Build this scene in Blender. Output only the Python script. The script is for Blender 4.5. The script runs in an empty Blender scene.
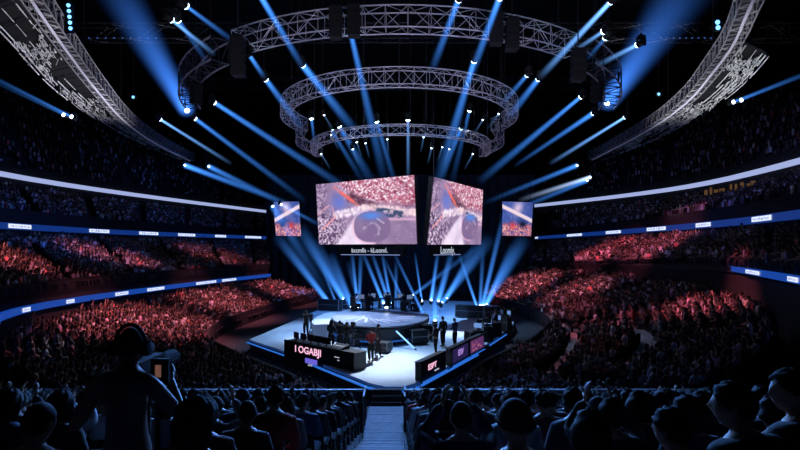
import bpy, bmesh, math, random
import numpy as np
from mathutils import Vector, Matrix, Quaternion, Euler
random.seed(7); rng = np.random.default_rng(11)
S = bpy.context.scene
COL = S.collection
PI = math.pi
EYE = 6.7; HZ = 248.0; F = 500.0

def at(u, v, d):
    """a point of the arena seen at (u, v) in the photograph, d metres ahead"""
    return Vector(((u-400)*d/F, d, EYE-(v-HZ)*d/F))

# ------------------------------------------------------------------ materials
MATS = {}
def mat(name, color=(.5,.5,.5), rough=.6, metal=0., emit=None, estr=0., noise=0., nscale=8.):
    if name in MATS: return MATS[name]
    m = bpy.data.materials.new(name); m.use_nodes = True
    nt = m.node_tree; b = nt.nodes['Principled BSDF']
    b.inputs['Base Color'].default_value = (*color, 1)
    b.inputs['Roughness'].default_value = rough
    b.inputs['Metallic'].default_value = metal
    if emit:
        b.inputs['Emission Color'].default_value = (*emit, 1)
        b.inputs['Emission Strength'].default_value = estr
    if noise:
        tc = nt.nodes.new('ShaderNodeTexCoord'); n = nt.nodes.new('ShaderNodeTexNoise')
        n.inputs['Scale'].default_value = nscale; n.inputs['Detail'].default_value = 4
        r = nt.nodes.new('ShaderNodeValToRGB')
        r.color_ramp.elements[0].position = .3; r.color_ramp.elements[1].position = .7
        r.color_ramp.elements[0].color = (*[c*(1-noise) for c in color], 1)
        r.color_ramp.elements[1].color = (*[min(1, c*(1+noise)) for c in color], 1)
        nt.links.new(tc.outputs['Object'], n.inputs['Vector'])
        nt.links.new(n.outputs['Fac'], r.inputs['Fac'])
        nt.links.new(r.outputs['Color'], b.inputs['Base Color'])
    MATS[name] = m
    return m

def vcol_mat(name, emission=0., rough=.9):
    """colours stored on the mesh itself"""
    m = bpy.data.materials.new(name); m.use_nodes = True
    nt = m.node_tree; b = nt.nodes['Principled BSDF']
    a = nt.nodes.new('ShaderNodeAttribute'); a.attribute_name = 'Col'
    b.inputs['Roughness'].default_value = rough
    if emission:
        b.inputs['Base Color'].default_value = (.01,.01,.01,1)
        nt.links.new(a.outputs['Color'], b.inputs['Emission Color'])
        b.inputs['Emission Strength'].default_value = emission
    else:
        nt.links.new(a.outputs['Color'], b.inputs['Base Color'])
    return m

def beam_mat(name, k):
    """self-glowing volume imitating lamplight in haze: brightest along the axis and near the lamp; object colour = hue, alpha = strength"""
    m = bpy.data.materials.new(name); m.use_nodes = True
    nt = m.node_tree; nt.nodes.clear(); N = nt.nodes.new; L = nt.links.new
    out = N('ShaderNodeOutputMaterial'); vol = N('ShaderNodeEmission')
    tc = N('ShaderNodeTexCoord'); sep = N('ShaderNodeSeparateXYZ'); info = N('ShaderNodeObjectInfo')
    L(tc.outputs['Object'], sep.inputs[0])
    def M(op, a, b=None):
        n = N('ShaderNodeMath'); n.operation = op
        for i, q in enumerate((a, b)):
            if q is None: continue
            if isinstance(q, (int, float)): n.inputs[i].default_value = q
            else: L(q, n.inputs[i])
        return n.outputs[0]
    x, y, z = sep.outputs[0], sep.outputs[1], sep.outputs[2]
    r2 = M('ADD', M('MULTIPLY', x, x), M('MULTIPLY', y, y))
    R = M('ADD', M('MULTIPLY', z, 1-k), k)
    q = M('DIVIDE', r2, M('MULTIPLY', R, R))
    prof = M('MAXIMUM', M('SUBTRACT', 1.0, q), 0.0)
    prof = M('POWER', prof, 2.6)
    fall = M('POWER', M('MAXIMUM', M('SUBTRACT', 1.0, M('MULTIPLY', z, .97)), 0.0), 1.25)
    hot = M('ADD', 1.0, M('MULTIPLY', M('POWER', M('MAXIMUM', M('SUBTRACT', 1.0, z), 0.0), 8.0), 1.2))
    s = M('DIVIDE', M('MULTIPLY', M('MULTIPLY', prof, fall), hot), R)
    s = M('MULTIPLY', s, info.outputs['Alpha'])
    L(info.outputs['Color'], vol.inputs['Color']); L(s, vol.inputs['Strength'])
    L(vol.outputs[0], out.inputs['Volume'])
    return m

black   = mat('black_plastic', (.012,.012,.014), .5)
matte   = mat('matte_black', (.006,.006,.008), .9)
steel   = mat('dark_steel', (.05,.05,.06), .45, .6)
alu     = mat('truss_aluminium', (.62,.6,.66), .42, .35)
alud    = mat('dull_aluminium', (.4,.39,.42), .5, .3)
conc    = mat('concrete', (.06,.062,.07), .85, noise=.25, nscale=3)
concd   = mat('dark_concrete', (.03,.03,.035), .9, noise=.3, nscale=2)
stairm  = mat('stair_concrete', (.16,.155,.165), .85, noise=.2, nscale=6)
nosing  = mat('stair_nosing', (.3,.29,.32), .8)
ceilm   = mat('ceiling_black', (.006,.006,.008), .95)
wallm   = mat('wall_black', (.008,.008,.011), .95)
drape   = mat('black_drape', (.03,.033,.045), .9)
lensw   = mat('lamp_lens', (.1,.1,.1), .2, emit=(.62,.83,1.), estr=9.)
lensb   = mat('blue_lens', (.02,.05,.1), .2, emit=(.15,.5,1.), estr=3.)
ledblue = mat('blue_led', (.01,.02,.05), .4, emit=(.03,.2,.85), estr=.75)
boardb  = mat('ribbon_blue', (.005,.01,.03), .4, emit=(.005,.03,.19), estr=1.)
boardb3 = mat('ribbon_bright_blue', (.005,.01,.03), .4, emit=(.006,.055,.34), estr=1.)
boardw  = mat('ribbon_white', (.02,.02,.03), .4, emit=(.42,.5,.86), estr=.85)
boardw2 = mat('ribbon_paper', (.05,.05,.05), .4, emit=(.75,.82,1.), estr=1.1)
glyphm  = mat('ribbon_glyph', (.02,.02,.05), .4, emit=(.12,.22,.6), estr=.8)
stagem  = mat('stage_deck', (.66,.7,.8), .45, noise=.06, nscale=.5)
skirtm  = mat('stage_skirt', (.012,.014,.02), .5)
padm    = mat('platform_deck', (.34,.36,.46), .4, noise=.25, nscale=.9)
padring = mat('platform_ring', (.6,.65,.78), .4)
pinkled = mat('pink_led', (.02,.01,.02), .4, emit=(1.,.52,.74), estr=1.1)
violet  = mat('violet_led', (.02,.01,.03), .4, emit=(.16,.13,.75), estr=.9)
whiteled= mat('white_led', (.02,.02,.02), .4, emit=(.75,.83,1.), estr=.7)
magent  = mat('magenta_screen', (.02,.01,.03), .4, emit=(.2,.06,.24), estr=.5)
orange  = mat('warm_window', (.02,.01,.0), .4, emit=(.9,.45,.16), estr=.1)
skinm   = mat('skin', (.36,.2,.14), .6)
skind   = mat('skin_dark', (.14,.075,.05), .6)
hairb   = mat('hair_black', (.008,.007,.007), .85, noise=.6, nscale=60)
hairbr  = mat('hair_brown', (.03,.017,.01), .85, noise=.6, nscale=60)
eyem    = mat('eye', (.5,.5,.5), .2)
seatm   = mat('seat_fabric', (.012,.012,.016), .95); seatm.node_tree.nodes['Principled BSDF'].inputs['Specular IOR Level'].default_value = .05
CLOTH = {n: mat('cloth_'+n.replace(' ','_'), c, .9) for n, c in dict(
    black=(.008,.008,.01), charcoal=(.025,.025,.03), navy=(.012,.018,.05), grey=(.12,.12,.13),
    denim=(.03,.05,.11), red=(.3,.02,.02), white=(.5,.5,.54), maroon=(.08,.012,.02)).items()}

# ------------------------------------------------------------------ mesh helpers
class MB:
    def __init__(s): s.v = []; s.f = []; s.m = []
    def add(s, vs, fs, mi=0):
        o = len(s.v); s.v += [tuple(p) for p in vs]
        s.f += [tuple(i+o for i in f) for f in fs]; s.m += [mi]*len(fs); return s
    def box(s, c, d, rot=None, mi=0):
        x, y, z = [q/2 for q in d]
        vs = [Vector((a*x, b*y, e*z)) for a in (-1,1) for b in (-1,1) for e in (-1,1)]
        if rot is not None: vs = [rot @ p for p in vs]
        return s.add([p+Vector(c) for p in vs], [(0,1,3,2),(4,6,7,5),(0,4,5,1),(2,3,7,6),(0,2,6,4),(1,5,7,3)], mi)
    def tube(s, p0, p1, r0, r1=None, n=6, mi=0):
        p0 = Vector(p0); p1 = Vector(p1); r1 = r0 if r1 is None else r1
        d = (p1-p0); q = d.to_track_quat('Z','Y') if d.length else Quaternion()
        vs = []
        for p, r in ((p0,r0),(p1,r1)):
            for i in range(n):
                a = 2*PI*i/n; vs.append(p + q @ Vector((r*math.cos(a), r*math.sin(a), 0)))
        fs = [(i,(i+1)%n,n+(i+1)%n,n+i) for i in range(n)] + [tuple(range(n-1,-1,-1)), tuple(range(n,2*n))]
        return s.add(vs, fs, mi)
    def path(s, pts, r, n=5, mi=0, closed=False):
        pts = [Vector(p) for p in pts]; N = len(pts); vs = []; up = Vector((0,0,1))
        for i, p in enumerate(pts):
            a = pts[max(i-1,0)]; b = pts[min(i+1,N-1)]; t = (b-a).normalized()
            x = t.cross(up)
            if x.length < 1e-3: x = Vector((1,0,0))
            x.normalize(); y = x.cross(t)
            for k in range(n):
                g = 2*PI*k/n; vs.append(p + x*r*math.cos(g) + y*r*math.sin(g))
        fs = [(i*n+k, i*n+(k+1)%n, (i+1)*n+(k+1)%n, (i+1)*n+k) for i in range(N-1) for k in range(n)]
        fs += [tuple(range(n-1,-1,-1)), tuple(range((N-1)*n, N*n))]
        return s.add(vs, fs, mi)
    def prism(s, poly, z0, z1, mi=0):
        n = len(poly)
        vs = [(p[0],p[1],z0) for p in poly] + [(p[0],p[1],z1) for p in poly]
        return s.add(vs, [(i,(i+1)%n,n+(i+1)%n,n+i) for i in range(n)] + [tuple(range(n-1,-1,-1)), tuple(range(n,2*n))], mi)
    def lathe(s, prof, n=16, c=(0,0,0), sx=1, sy=1, mi=0):
        vs = [(c[0]+r*sx*math.cos(2*PI*k/n), c[1]+r*sy*math.sin(2*PI*k/n), c[2]+z) for r, z in prof for k in range(n)]
        fs = [(i*n+k, i*n+(k+1)%n, (i+1)*n+(k+1)%n, (i+1)*n+k) for i in range(len(prof)-1) for k in range(n)]
        fs += [tuple(range(n-1,-1,-1)), tuple(range((len(prof)-1)*n, len(prof)*n))]
        return s.add(vs, fs, mi)
    def mesh(s, name, mats, smooth=False):
        me = bpy.data.meshes.new(name); me.from_pydata(s.v, [], s.f)
        for m in (mats if isinstance(mats, (list,tuple)) else [mats]): me.materials.append(m)
        me.polygons.foreach_set('material_index', s.m)
        if smooth: me.polygons.foreach_set('use_smooth', [True]*len(me.polygons))
        me.update(); return me
    def obj(s, name, mats, parent=None, smooth=False):
        return link(name, s.mesh(name, mats, smooth), parent)

def link(name, data, parent=None):
    o = bpy.data.objects.new(name, data); COL.objects.link(o); o.parent = parent; return o
def tag(o, label=None, cat=None, group=None, kind=None):
    for k, q in (('label',label),('category',cat),('group',group),('kind',kind)):
        if q: o[k] = q
    return o
def empty(name, loc, label=None, cat=None, group=None, rz=0):
    o = link(name, None); o.location = loc; o.rotation_euler.z = rz; o.empty_display_size = .2
    return tag(o, label, cat, group)
def struct(o): o['kind'] = 'structure'; return o
def copy_tree(o, parent=None):
    c = o.copy(); COL.objects.link(c); c.parent = parent
    for ch in list(o.children): copy_tree(ch, c)
    return c
def setm(o, m):
    o.material_slots[0].link = 'OBJECT'; o.material_slots[0].material = m

def text_mesh(txt, size, m, name, parent, mat4, extrude=.004, bold=0.0, sx=1.0):
    cu = bpy.data.curves.new(name+'_curve', 'FONT'); cu.body = txt; cu.size = size
    cu.align_x = 'CENTER'; cu.align_y = 'CENTER'; cu.extrude = extrude; cu.offset = bold
    t = bpy.data.objects.new('tmp', cu); COL.objects.link(t)
    dg = bpy.context.evaluated_depsgraph_get()
    me = bpy.data.meshes.new_from_object(t.evaluated_get(dg)); bpy.data.objects.remove(t)
    me.materials.clear(); me.materials.append(m); me.transform(Matrix.Diagonal((sx,1,1,1)))
    me.transform(mat4)
    return link(name, me, parent)
def frame(origin, xdir, zdir=(0,0,1)):
    """matrix whose local x runs along xdir, local y along zdir, local z out of the face"""
    x = Vector(xdir).normalized(); y = Vector(zdir); y = (y - x*y.dot(x)).normalized(); z = x.cross(y)
    m = Matrix((x, y, z)).transposed().to_4x4(); m.translation = Vector(origin); return m

def resample(pts, n):
    P = np.array([list(p) for p in pts], float)
    s = np.r_[0, np.cumsum(np.linalg.norm(np.diff(P, axis=0), axis=1))]
    q = np.linspace(0, s[-1], n)
    return np.stack([np.interp(q, s, P[:,i]) for i in range(P.shape[1])], 1)
def smooth_pts(pts, it=2):
    P = [Vector(p) for p in pts]
    for _ in range(it):
        Q = [P[0]]
        for a, b in zip(P[:-1], P[1:]): Q += [a*.75+b*.25, a*.25+b*.75]
        P = Q + [P[-1]]
    return P

# ------------------------------------------------------------------ camera, world
cam = bpy.data.cameras.new('camera'); co = link('camera', cam)
co.location = (0,0,EYE); co.rotation_euler = (PI/2,0,0)
cam.sensor_width = 36; cam.lens = F/800*36; cam.shift_y = (HZ-225)/800; cam.clip_end = 400; cam.clip_start = .05
S.camera = co
w = bpy.data.worlds.new('world'); S.world = w; w.use_nodes = True
w.node_tree.nodes['Background'].inputs[0].default_value = (.2,.4,1,1)
w.node_tree.nodes['Background'].inputs[1].default_value = .006
S.view_settings.view_transform = 'Standard'; S.view_settings.look = 'None'
S.cycles.max_bounces = 4; S.cycles.diffuse_bounces = 2; S.cycles.glossy_bounces = 2
S.cycles.transparent_max_bounces = 64; S.cycles.volume_bounces = 0
S.cycles.use_denoising = True; S.cycles.sample_clamp_indirect = 3

# ------------------------------------------------------------------ room shell
def slab(name, c, d, m): return struct(MB().box(c, d).obj(name, m))
slab('floor', (0,60,-.15), (190,170,.3), concd)
slab('ceiling', (0,60,38.15), (190,170,.3), ceilm)
slab('wall_left', (-95.15,60,19), (.3,170,38.6), wallm)
slab('wall_right', (95.15,60,19), (.3,170,38.6), wallm)
slab('wall_back', (0,145.15,19), (190,.3,38.6), wallm)
slab('wall_front', (0,-25.15,19), (190,.3,38.6), wallm)

# ------------------------------------------------------------------ stands
LEFT = dict(
 A=[(-2.2,18.6,.1),(-4.8,22.0,.1),(-8.9,26.8,.1),(-12.5,31.5,.15),(-14.2,38.5,.2),(-12.8,52,.2),(-10.5,64,.2)],
 B=[(-3.5,16.8,.4),(-10.5,17.2,.6),(-16,19.5,1.3),(-21.6,27,1.7),(-20,45,1.8),(-16.1,62,1.8)],
 B2=[(-14.2,17,4.0),(-16.2,19.5,4.1),(-21.8,27,4.1),(-20.2,45,4.1),(-16.3,62,4.1)],
 C=[(-26,16,7.05),(-28.5,24,7.05),(-32,40,7.05),(-31.8,60,7.05),(-22.9,88,7.05)],
 C2=[(-26.2,16,9.4),(-28.7,24,9.4),(-32.2,40,9.4),(-32,60,9.4),(-23.1,88,9.4)],
 D=[(-36,20,12.75),(-38.5,34,12.75),(-41.6,52,12.75),(-38,72,12.75),(-27.4,105,12.75)],
 D2=[(-36.2,20,15.2),(-38.7,34,15.2),(-41.8,52,15.2),(-38.2,72,15.2),(-27.6,105,15.2)],
 E=[(-50,25,28),(-54,45,28),(-55,65,28),(-50,88,28),(-36,125,28)])
RIGHT = dict(
 A=[(2.5,20.6,.1),(3.8,24.0,.1),(6.0,27.4,.1),(9.8,33.6,.15),(12.6,41,.2),(11.8,52,.2),(10,64,.2)],
 B=[(4,16.8,.4),(10.5,17.4,1.),(16,20,3.0),(21.4,33,3.3),(20.5,50,3.6),(17.5,66,3.5)],
 B2=[(13.7,15,5.6),(16.2,20,5.6),(21.6,33,5.6),(20.7,50,5.0),(17.7,66,4.4)],
 C=[(20,18,7.2),(22.9,28.6,7.2),(25.4,38.5,7.2),(26.3,55,7.2),(26,95,7.2)],
 C2=[(20.2,18,9.6),(23.1,28.6,9.6),(25.6,38.5,9.6),(26.5,55,9.6),(26.2,95,9.6)],
 D=[(31,24,12.75),(35.2,44,12.75),(36.4,60,12.75),(32.5,73,12.75),(24,90,12.75)],
 D2=[(31.2,24,15.2),(35.4,44,15.2),(36.6,60,15.2),(32.7,73,15.2),(24.2,90,15.2)],
 E=[(46,25,28),(50,50,28),(50,72,28),(46,92,28),(34,122,28)])

crowd_pos = []      # x, y, z, facing, scale, tier
def tier(name, front, back, rows, sm=2, gap=9., aisle=1.3, dens=.9, pitch=.56, tid=0, skip=None, n=72, stairs=False):
    f = resample(smooth_pts(front, sm), n); b = resample(smooth_pts(back, sm), n)
    mb = MB(); grid = []
    for r in range(rows):
        t0 = r/rows; t1 = (r+1)/rows
        p0 = f*(1-t0)+b*t0; p1 = f*(1-t1)+b*t1
        z = p0[:,2]
        zlo = (f*(1-max(0,(r-1)/rows))+b*max(0,(r-1)/rows))[:,2] if r else f[:,2]-.35
        a = [(p0[i,0],p0[i,1],max(.005,zlo[i])) for i in range(n)]
        c = [(p0[i,0],p0[i,1],z[i]) for i in range(n)]
        d = [(p1[i,0],p1[i,1],z[i]) for i in range(n)]
        mb.add(a+c+d, [(i,i+1,n+i+1,n+i) for i in range(n-1)]+[(n+i,n+i+1,2*n+i+1,2*n+i) for i in range(n-1)])
        m = p0*.45+p1*.55; m[:,2] = z
        seg = np.linalg.norm(np.diff(m[:,:2],axis=0),axis=1); s = np.r_[0,np.cumsum(seg)]
        q = np.arange(pitch*.5, s[-1], pitch)
        q = q + rng.normal(0,.05,len(q))
        fr = q/s[-1]
        L = 0.5*(np.linalg.norm(np.diff(f[:,:2],axis=0),axis=1).sum()+np.linalg.norm(np.diff(b[:,:2],axis=0),axis=1).sum())
        ng = max(2, round(L/gap)); ph = (fr*ng+.5) % 1.0
        keep = (np.abs(ph-.5)*L/ng > -1) & (np.minimum(ph,1-ph)*L/ng > aisle/2) & (rng.random(len(q)) < dens)
        for k in np.nonzero(keep)[0]:
            x = np.interp(q[k], s, m[:,0]); y = np.interp(q[k], s, m[:,1]); zz = np.interp(q[k], s, m[:,2])
            if skip and skip(x, y, zz, r/rows, fr[k]): continue
            if abs(x) > 1.02*y*.82+3: continue
            crowd_pos.append((x, y, zz, math.atan2(-(0-x), (38-y)) if True else 0, rng.normal(.82,.06)*(.85 if tid>=4 else 1), tid))
    if stairs:
        L = 0.5*(np.linalg.norm(np.diff(f[:,:2],axis=0),axis=1).sum()+np.linalg.norm(np.diff(b[:,:2],axis=0),axis=1).sum())
        ng = max(2, round(L/gap))
        for j in range(ng):
            k = (j+.5)/ng*(n-1); i = min(int(k), n-2); a = k-i
            P = Vector(f[i]).lerp(Vector(f[i+1]), a); Q = Vector(b[i]).lerp(Vector(b[i+1]), a); T_ = (Vector(f[i+1])-Vector(f[i])).normalized()*(aisle*.42)
            sb = MB()
            for r in range(rows*2):
                p = P.lerp(Q, r/(rows*2)); q = P.lerp(Q, (r+1)/(rows*2)); z = p.z+.04
                A_ = [p-T_, p+T_, q+T_, q-T_]
                sb.add([(v.x,v.y,z-.3) for v in A_]+[(v.x,v.y,z) for v in A_], [(4,5,6,7),(0,1,5,4),(1,2,6,5),(2,3,7,6),(3,0,4,7)])
            struct(sb.obj('stand_stairs', mat('stand_stair', (.34,.34,.38), .9, noise=.2, nscale=4)))
    return struct(mb.obj(name, concd))

def wallstrip(name, pts, z0, z1, m, n=72, sm=2, thick=.25, parent=None):
    p = resample(smooth_pts(pts, sm), n); mb = MB()
    nx = np.gradient(p[:,:2], axis=0); nx = np.stack([nx[:,1], -nx[:,0]],1); nx /= np.linalg.norm(nx,axis=1)[:,None]+1e-9
    q = p[:,:2] + nx*thick
    vs = [(p[i,0],p[i,1],z0) for i in range(n)]+[(p[i,0],p[i,1],z1) for i in range(n)]+[(q[i,0],q[i,1],z0) for i in range(n)]+[(q[i,0],q[i,1],z1) for i in range(n)]
    fs = []
    for i in range(n-1):
        fs += [(i,i+1,n+i+1,n+i),(2*n+i,3*n+i,3*n+i+1,2*n+i+1),(n+i,n+i+1,3*n+i+1,3*n+i),(i,2*n+i,2*n+i+1,i+1)]
    fs += [(0,n,3*n,2*n),(n-1,3*n-1,4*n-1,2*n-1)]
    return mb.add(vs,fs).obj(name, m, parent)

tier('lower_stand', LEFT['A'], LEFT['B'], 19, tid=0, dens=.96, pitch=.43, stairs=True, aisle=1.6)
RAMPS=[smooth_pts([(6.7,22.9,0),(9.1,26.8,0),(11.0,31,0),(12.4,37,0),(12.8,40.5,0)],2),smooth_pts([(9.8,21.8,0),(12.2,24.4,0),(14.1,28.5,0),(14.6,33.5,0),(14.3,38,0)],2)]
ramp_hits=[[],[]]
def ramp_skip(x,y,z,t,f):
    for k,rp in enumerate(RAMPS):
        for a,b in zip(rp[:-1],rp[1:]):
            v=b-a; q=max(0,min(1,(Vector((x,y,0))-a).dot(v)/v.length_squared))
            if (a+v*q-Vector((x,y,0))).length<.6: ramp_hits[k].append((x,y,z)); return True
    return False
tier('lower_stand', RIGHT['A'], RIGHT['B'], 19, tid=1, dens=.94, pitch=.43, skip=ramp_skip, stairs=True, aisle=1.8)
for k,rp in enumerate(RAMPS):
    sb=MB(); hit=np.array(ramp_hits[k]); q=resample(rp,46)
    for i in range(45):
        c=(q[i]+q[i+1])/2; j=np.argsort(np.hypot(hit[:,0]-c[0],hit[:,1]-c[1]))[:4]; z=hit[j,2].max()+.05
        d=Vector(q[i+1]-q[i]); sb.box((c[0],c[1],z-.15),(d.length*1.02,.85,.3),Matrix.Rotation(math.atan2(d.y,d.x),3,'Z'))
    struct(sb.obj('stand_walkway',mat('walkway_concrete',(.3,.3,.34),.9,noise=.2,nscale=2)))
tier('middle_stand', LEFT['B2'], LEFT['C'], 20, tid=2, dens=.95, gap=8.5, pitch=.43)
tier('middle_stand', RIGHT['B2'], RIGHT['C'], 14, tid=3, dens=.94, gap=8., pitch=.43)
tier('upper_stand', LEFT['C2'], LEFT['D'], 14, tid=4, dens=.9, pitch=.48)
tier('upper_stand', RIGHT['C2'], RIGHT['D'], 14, tid=5, dens=.9, pitch=.48)
tier('top_stand', LEFT['D2'], LEFT['E'], 18, tid=6, dens=.8, pitch=.6)
tier('top_stand', RIGHT['D2'], RIGHT['E'], 18, tid=7, dens=.8, pitch=.6)
# parapets and risers carrying the boards
for s_, side in ((LEFT,'left'),(RIGHT,'right')):
    th = .3 if side == 'left' else -.3
    struct(wallstrip('trim_1' if side=='left' else 'trim_2', s_['C'], 6.2, 9.9, wallm, thick=-th))
    struct(wallstrip('trim_3' if side=='left' else 'trim_4', s_['D'], 11.5, 15.6, wallm, thick=-th))
    struct(wallstrip('trim_5' if side=='left' else 'trim_6', s_['B2'], 1.5, 4.75 if side=='left' else 5.1, wallm, thick=-th*.8))
    struct(wallstrip('barrier_wall', s_['A'], 0, 1.15, wallm, thick=th*.5))

def ribbon(name, pts, z0, z1, m, th, label, plates=(), sm=2, tilt=0., pm=None):
    """an LED board along a balcony front with its bright message plates"""
    p = resample(smooth_pts(pts, sm), 72)
    mid = np.array([0,40.])
    mb = MB(); n = len(p)
    nx = np.gradient(p[:,:2], axis=0); nx = np.stack([nx[:,1], -nx[:,0]],1); nx /= np.linalg.norm(nx,axis=1)[:,None]+1e-9
    if np.mean(((mid-p[:,:2])*nx).sum(1)) < 0: nx = -nx
    a = p[:,:2]+nx*.32; b = p[:,:2]+nx*.05
    Z0 = z0 if hasattr(z0,'__len__') else np.full(n,z0); Z1 = z1 if hasattr(z1,'__len__') else np.full(n,z1)
    vs = [(a[i,0],a[i,1],Z0[i]) for i in range(n)]+[(a[i,0],a[i,1],Z1[i]) for i in range(n)]+[(b[i,0],b[i,1],Z0[i]) for i in range(n)]+[(b[i,0],b[i,1],Z1[i]) for i in range(n)]
    fs = []; 
    for i in range(n-1):
        fs += [(i,i+1,n+i+1,n+i),(2*n+i,3*n+i,3*n+i+1,2*n+i+1),(n+i,n+i+1,3*n+i+1,3*n+i),(i,2*n+i,2*n+i+1,i+1)]
    fs += [(0,n,3*n,2*n),(n-1,3*n-1,4*n-1,2*n-1)]
    o = mb.add(vs, fs).obj(name, m); tag(o, label, 'LED board')
    us = a[:,0]/a[:,1]*F+400
    ii = np.arange(n)
    for (u0,u1) in plates:
        order = np.argsort(us)
        k0 = np.interp(u0, us[order], ii[order]); k1 = np.interp(u1, us[order], ii[order])
        pb = MB(); ks = np.linspace(k0,k1,8)
        P = [Vector((np.interp(k,ii,a[:,0])+np.interp(k,ii,nx[:,0])*.03, np.interp(k,ii,a[:,1])+np.interp(k,ii,nx[:,1])*.03, 0)) for k in ks]
        lo = np.interp(k0,ii,Z0); hi = np.interp(k0,ii,Z1); h = hi-lo
        for i in range(7):
            pb.add([P[i]+Vector((0,0,lo+h*.2)),P[i+1]+Vector((0,0,lo+h*.2)),P[i+1]+Vector((0,0,hi-h*.14)),P[i]+Vector((0,0,hi-h*.14))],[(0,1,2,3)])
        rr = random.Random(int(u0)); t = .08
        nn = Vector((float(np.interp(k0,ii,nx[:,0])), float(np.interp(k0,ii,nx[:,1])), 0))*.012
        while t < .9:
            A = P[0].lerp(P[-1], t)+nn; wd = rr.uniform(.012,.04); B = P[0].lerp(P[-1], t+wd)+nn
            z_ = lo+h*rr.uniform(.3,.45); y_ = lo+h*rr.uniform(.6,.75)
            pb.add([A+Vector((0,0,z_)),B+Vector((0,0,z_)),B+Vector((0,0,y_)),A+Vector((0,0,y_))],[(0,1,2,3)],1)
            t += wd+rr.uniform(.012,.05)
        pb.obj('message_plate', [pm or boardw2, glyphm], o)
    return o
ribbon('ribbon_board', LEFT['D'], 14.0, 14.5, boardw, 0, 'long glowing white LED board on the upper left balcony front')
ribbon('ribbon_board', RIGHT['D'], 14.0, 14.5, boardw, 0, 'long glowing white LED board on the upper right balcony front')
ribbon('ribbon_board', LEFT['C'], 8.2, 8.72, boardb, 0, 'thin blue LED board with white plates along left middle balcony',
       [(8,31),(89,109),(139,158),(178,195),(215,226),(245,261)])
ribbon('ribbon_board', RIGHT['C'], 8.35, 8.86, boardb, 0, 'thin blue LED board with white plates along right middle balcony',
       [(530,538),(567,582),(606,621),(647,666),(696,711),(752,772)])
ribbon('ribbon_board', LEFT['B2'][1:], 3.15, 3.5, boardb3, 0, 'bright blue LED board above the lower left pink crowd',
       [(22,30),(66,74),(115,128),(147,164),(196,216),(222,236)])
ribbon('ribbon_board', RIGHT['B2'][:3], 5.28, 5.58, boardb3, 0, 'short bright blue LED board at the right edge over pink crowd',
       [(746,760),(788,799)], sm=1)

# suites glowing under the right white board
for k, (u0, du, dv, vv) in enumerate([(706,3,5,192.5),(711,2,7,191),(716,4,3,191),(722,5,3,190),(731,2,7,188),(736,2,6,187),(742,3,5,185),(748,4,3,185),(753,4,4,183)]):
    p = at(u0, vv, 49.5+(-.06)*(u0-706)); 
    mb = MB().box((0,0,0),(du*.1,.08,dv*.1)); mb.box((0,.06,0),(du*.1+.1,.06,dv*.1+.1),mi=1)
    o = mb.obj('suite_window', [orange, steel]); o.location = p; o.rotation_euler.z = -1.2
    tag(o, f'small warm lit suite window, {["first","second","third","fourth","fifth","sixth","seventh","eighth","ninth"][k]} from left under the right white board', 'window', 'suite windows under the right white board')

# ------------------------------------------------------------------ the crowd that nobody could count
def person_template(hi=True, arms=False):
    k = 6
    prof = [(0,.42,.19,.2),(0,.5,.2,.21),(-.03,.72,.17,.13),(-.02,.95,.21,.13),(0,1.06,.19,.1),(.01,1.12,.06,.06),(.01,1.15,.06,.065),(.02,1.2,.082,.1),(.02,1.28,.085,.105),(.01,1.36,.05,.06)]
    if not hi: prof = [prof[i] for i in (0,3,4,5,7,8,9)]
    vs = []; col = []; fs = []
    for j, (yo, z, rx, ry) in enumerate(prof):
        for i in range(k):
            a = 2*PI*i/k+PI/6; vs.append((rx*math.cos(a), yo+ry*math.sin(a), z))
            zz = z
            col.append(0 if zz < 1.1 else (2 if (zz > 1.25 or math.sin(a) < -.1) and zz > 1.18 else 1))
    n = len(prof)
    fs = [(j*k+i, j*k+(i+1)%k, (j+1)*k+(i+1)%k, (j+1)*k+i) for j in range(n-1) for i in range(k)]
    fs += [((n-1)*k+0,(n-1)*k+1,(n-1)*k+2,(n-1)*k+3),((n-1)*k+0,(n-1)*k+3,(n-1)*k+4,(n-1)*k+5)]
    if hi:
        for s in (-1,1):    # thighs, arms
            def limb(p0,p1,r0,r1,c):
                o = len(vs); d = Vector(p1)-Vector(p0); q = d.to_track_quat('Z','Y')
                for p, r in ((p0,r0),(p1,r1)):
                    for i in range(4):
                        a = PI/2*i; vs.append(tuple(Vector(p)+q@Vector((r*math.cos(a),r*math.sin(a),0)))); col.append(c)
                for i in range(4): fs.append((o+i,o+(i+1)%4,o+4+(i+1)%4,o+4+i))
                fs.append((o+4,o+5,o+6,o+7))
            limb((s*.09,.05,.5),(s*.11,.5,.5),.09,.07,3); limb((s*.11,.48,.5),(s*.11,.46,.04),.065,.05,3)
            if arms:
                limb((s*.21,0,1.02),(s*.28,.1,1.22),.05,.045,0); limb((s*.28,.1,1.22),(s*.2,.16,1.5),.045,.03,1)
            else:
                limb((s*.22,0,1.02),(s*.26,.06,.76),.055,.045,0); limb((s*.26,.06,.76),(s*.12,.3,.66),.045,.035,1)
    return np.array(vs), fs, np.array(col)
T = [person_template(True,False), person_template(True,True), person_template(False)]
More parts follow.
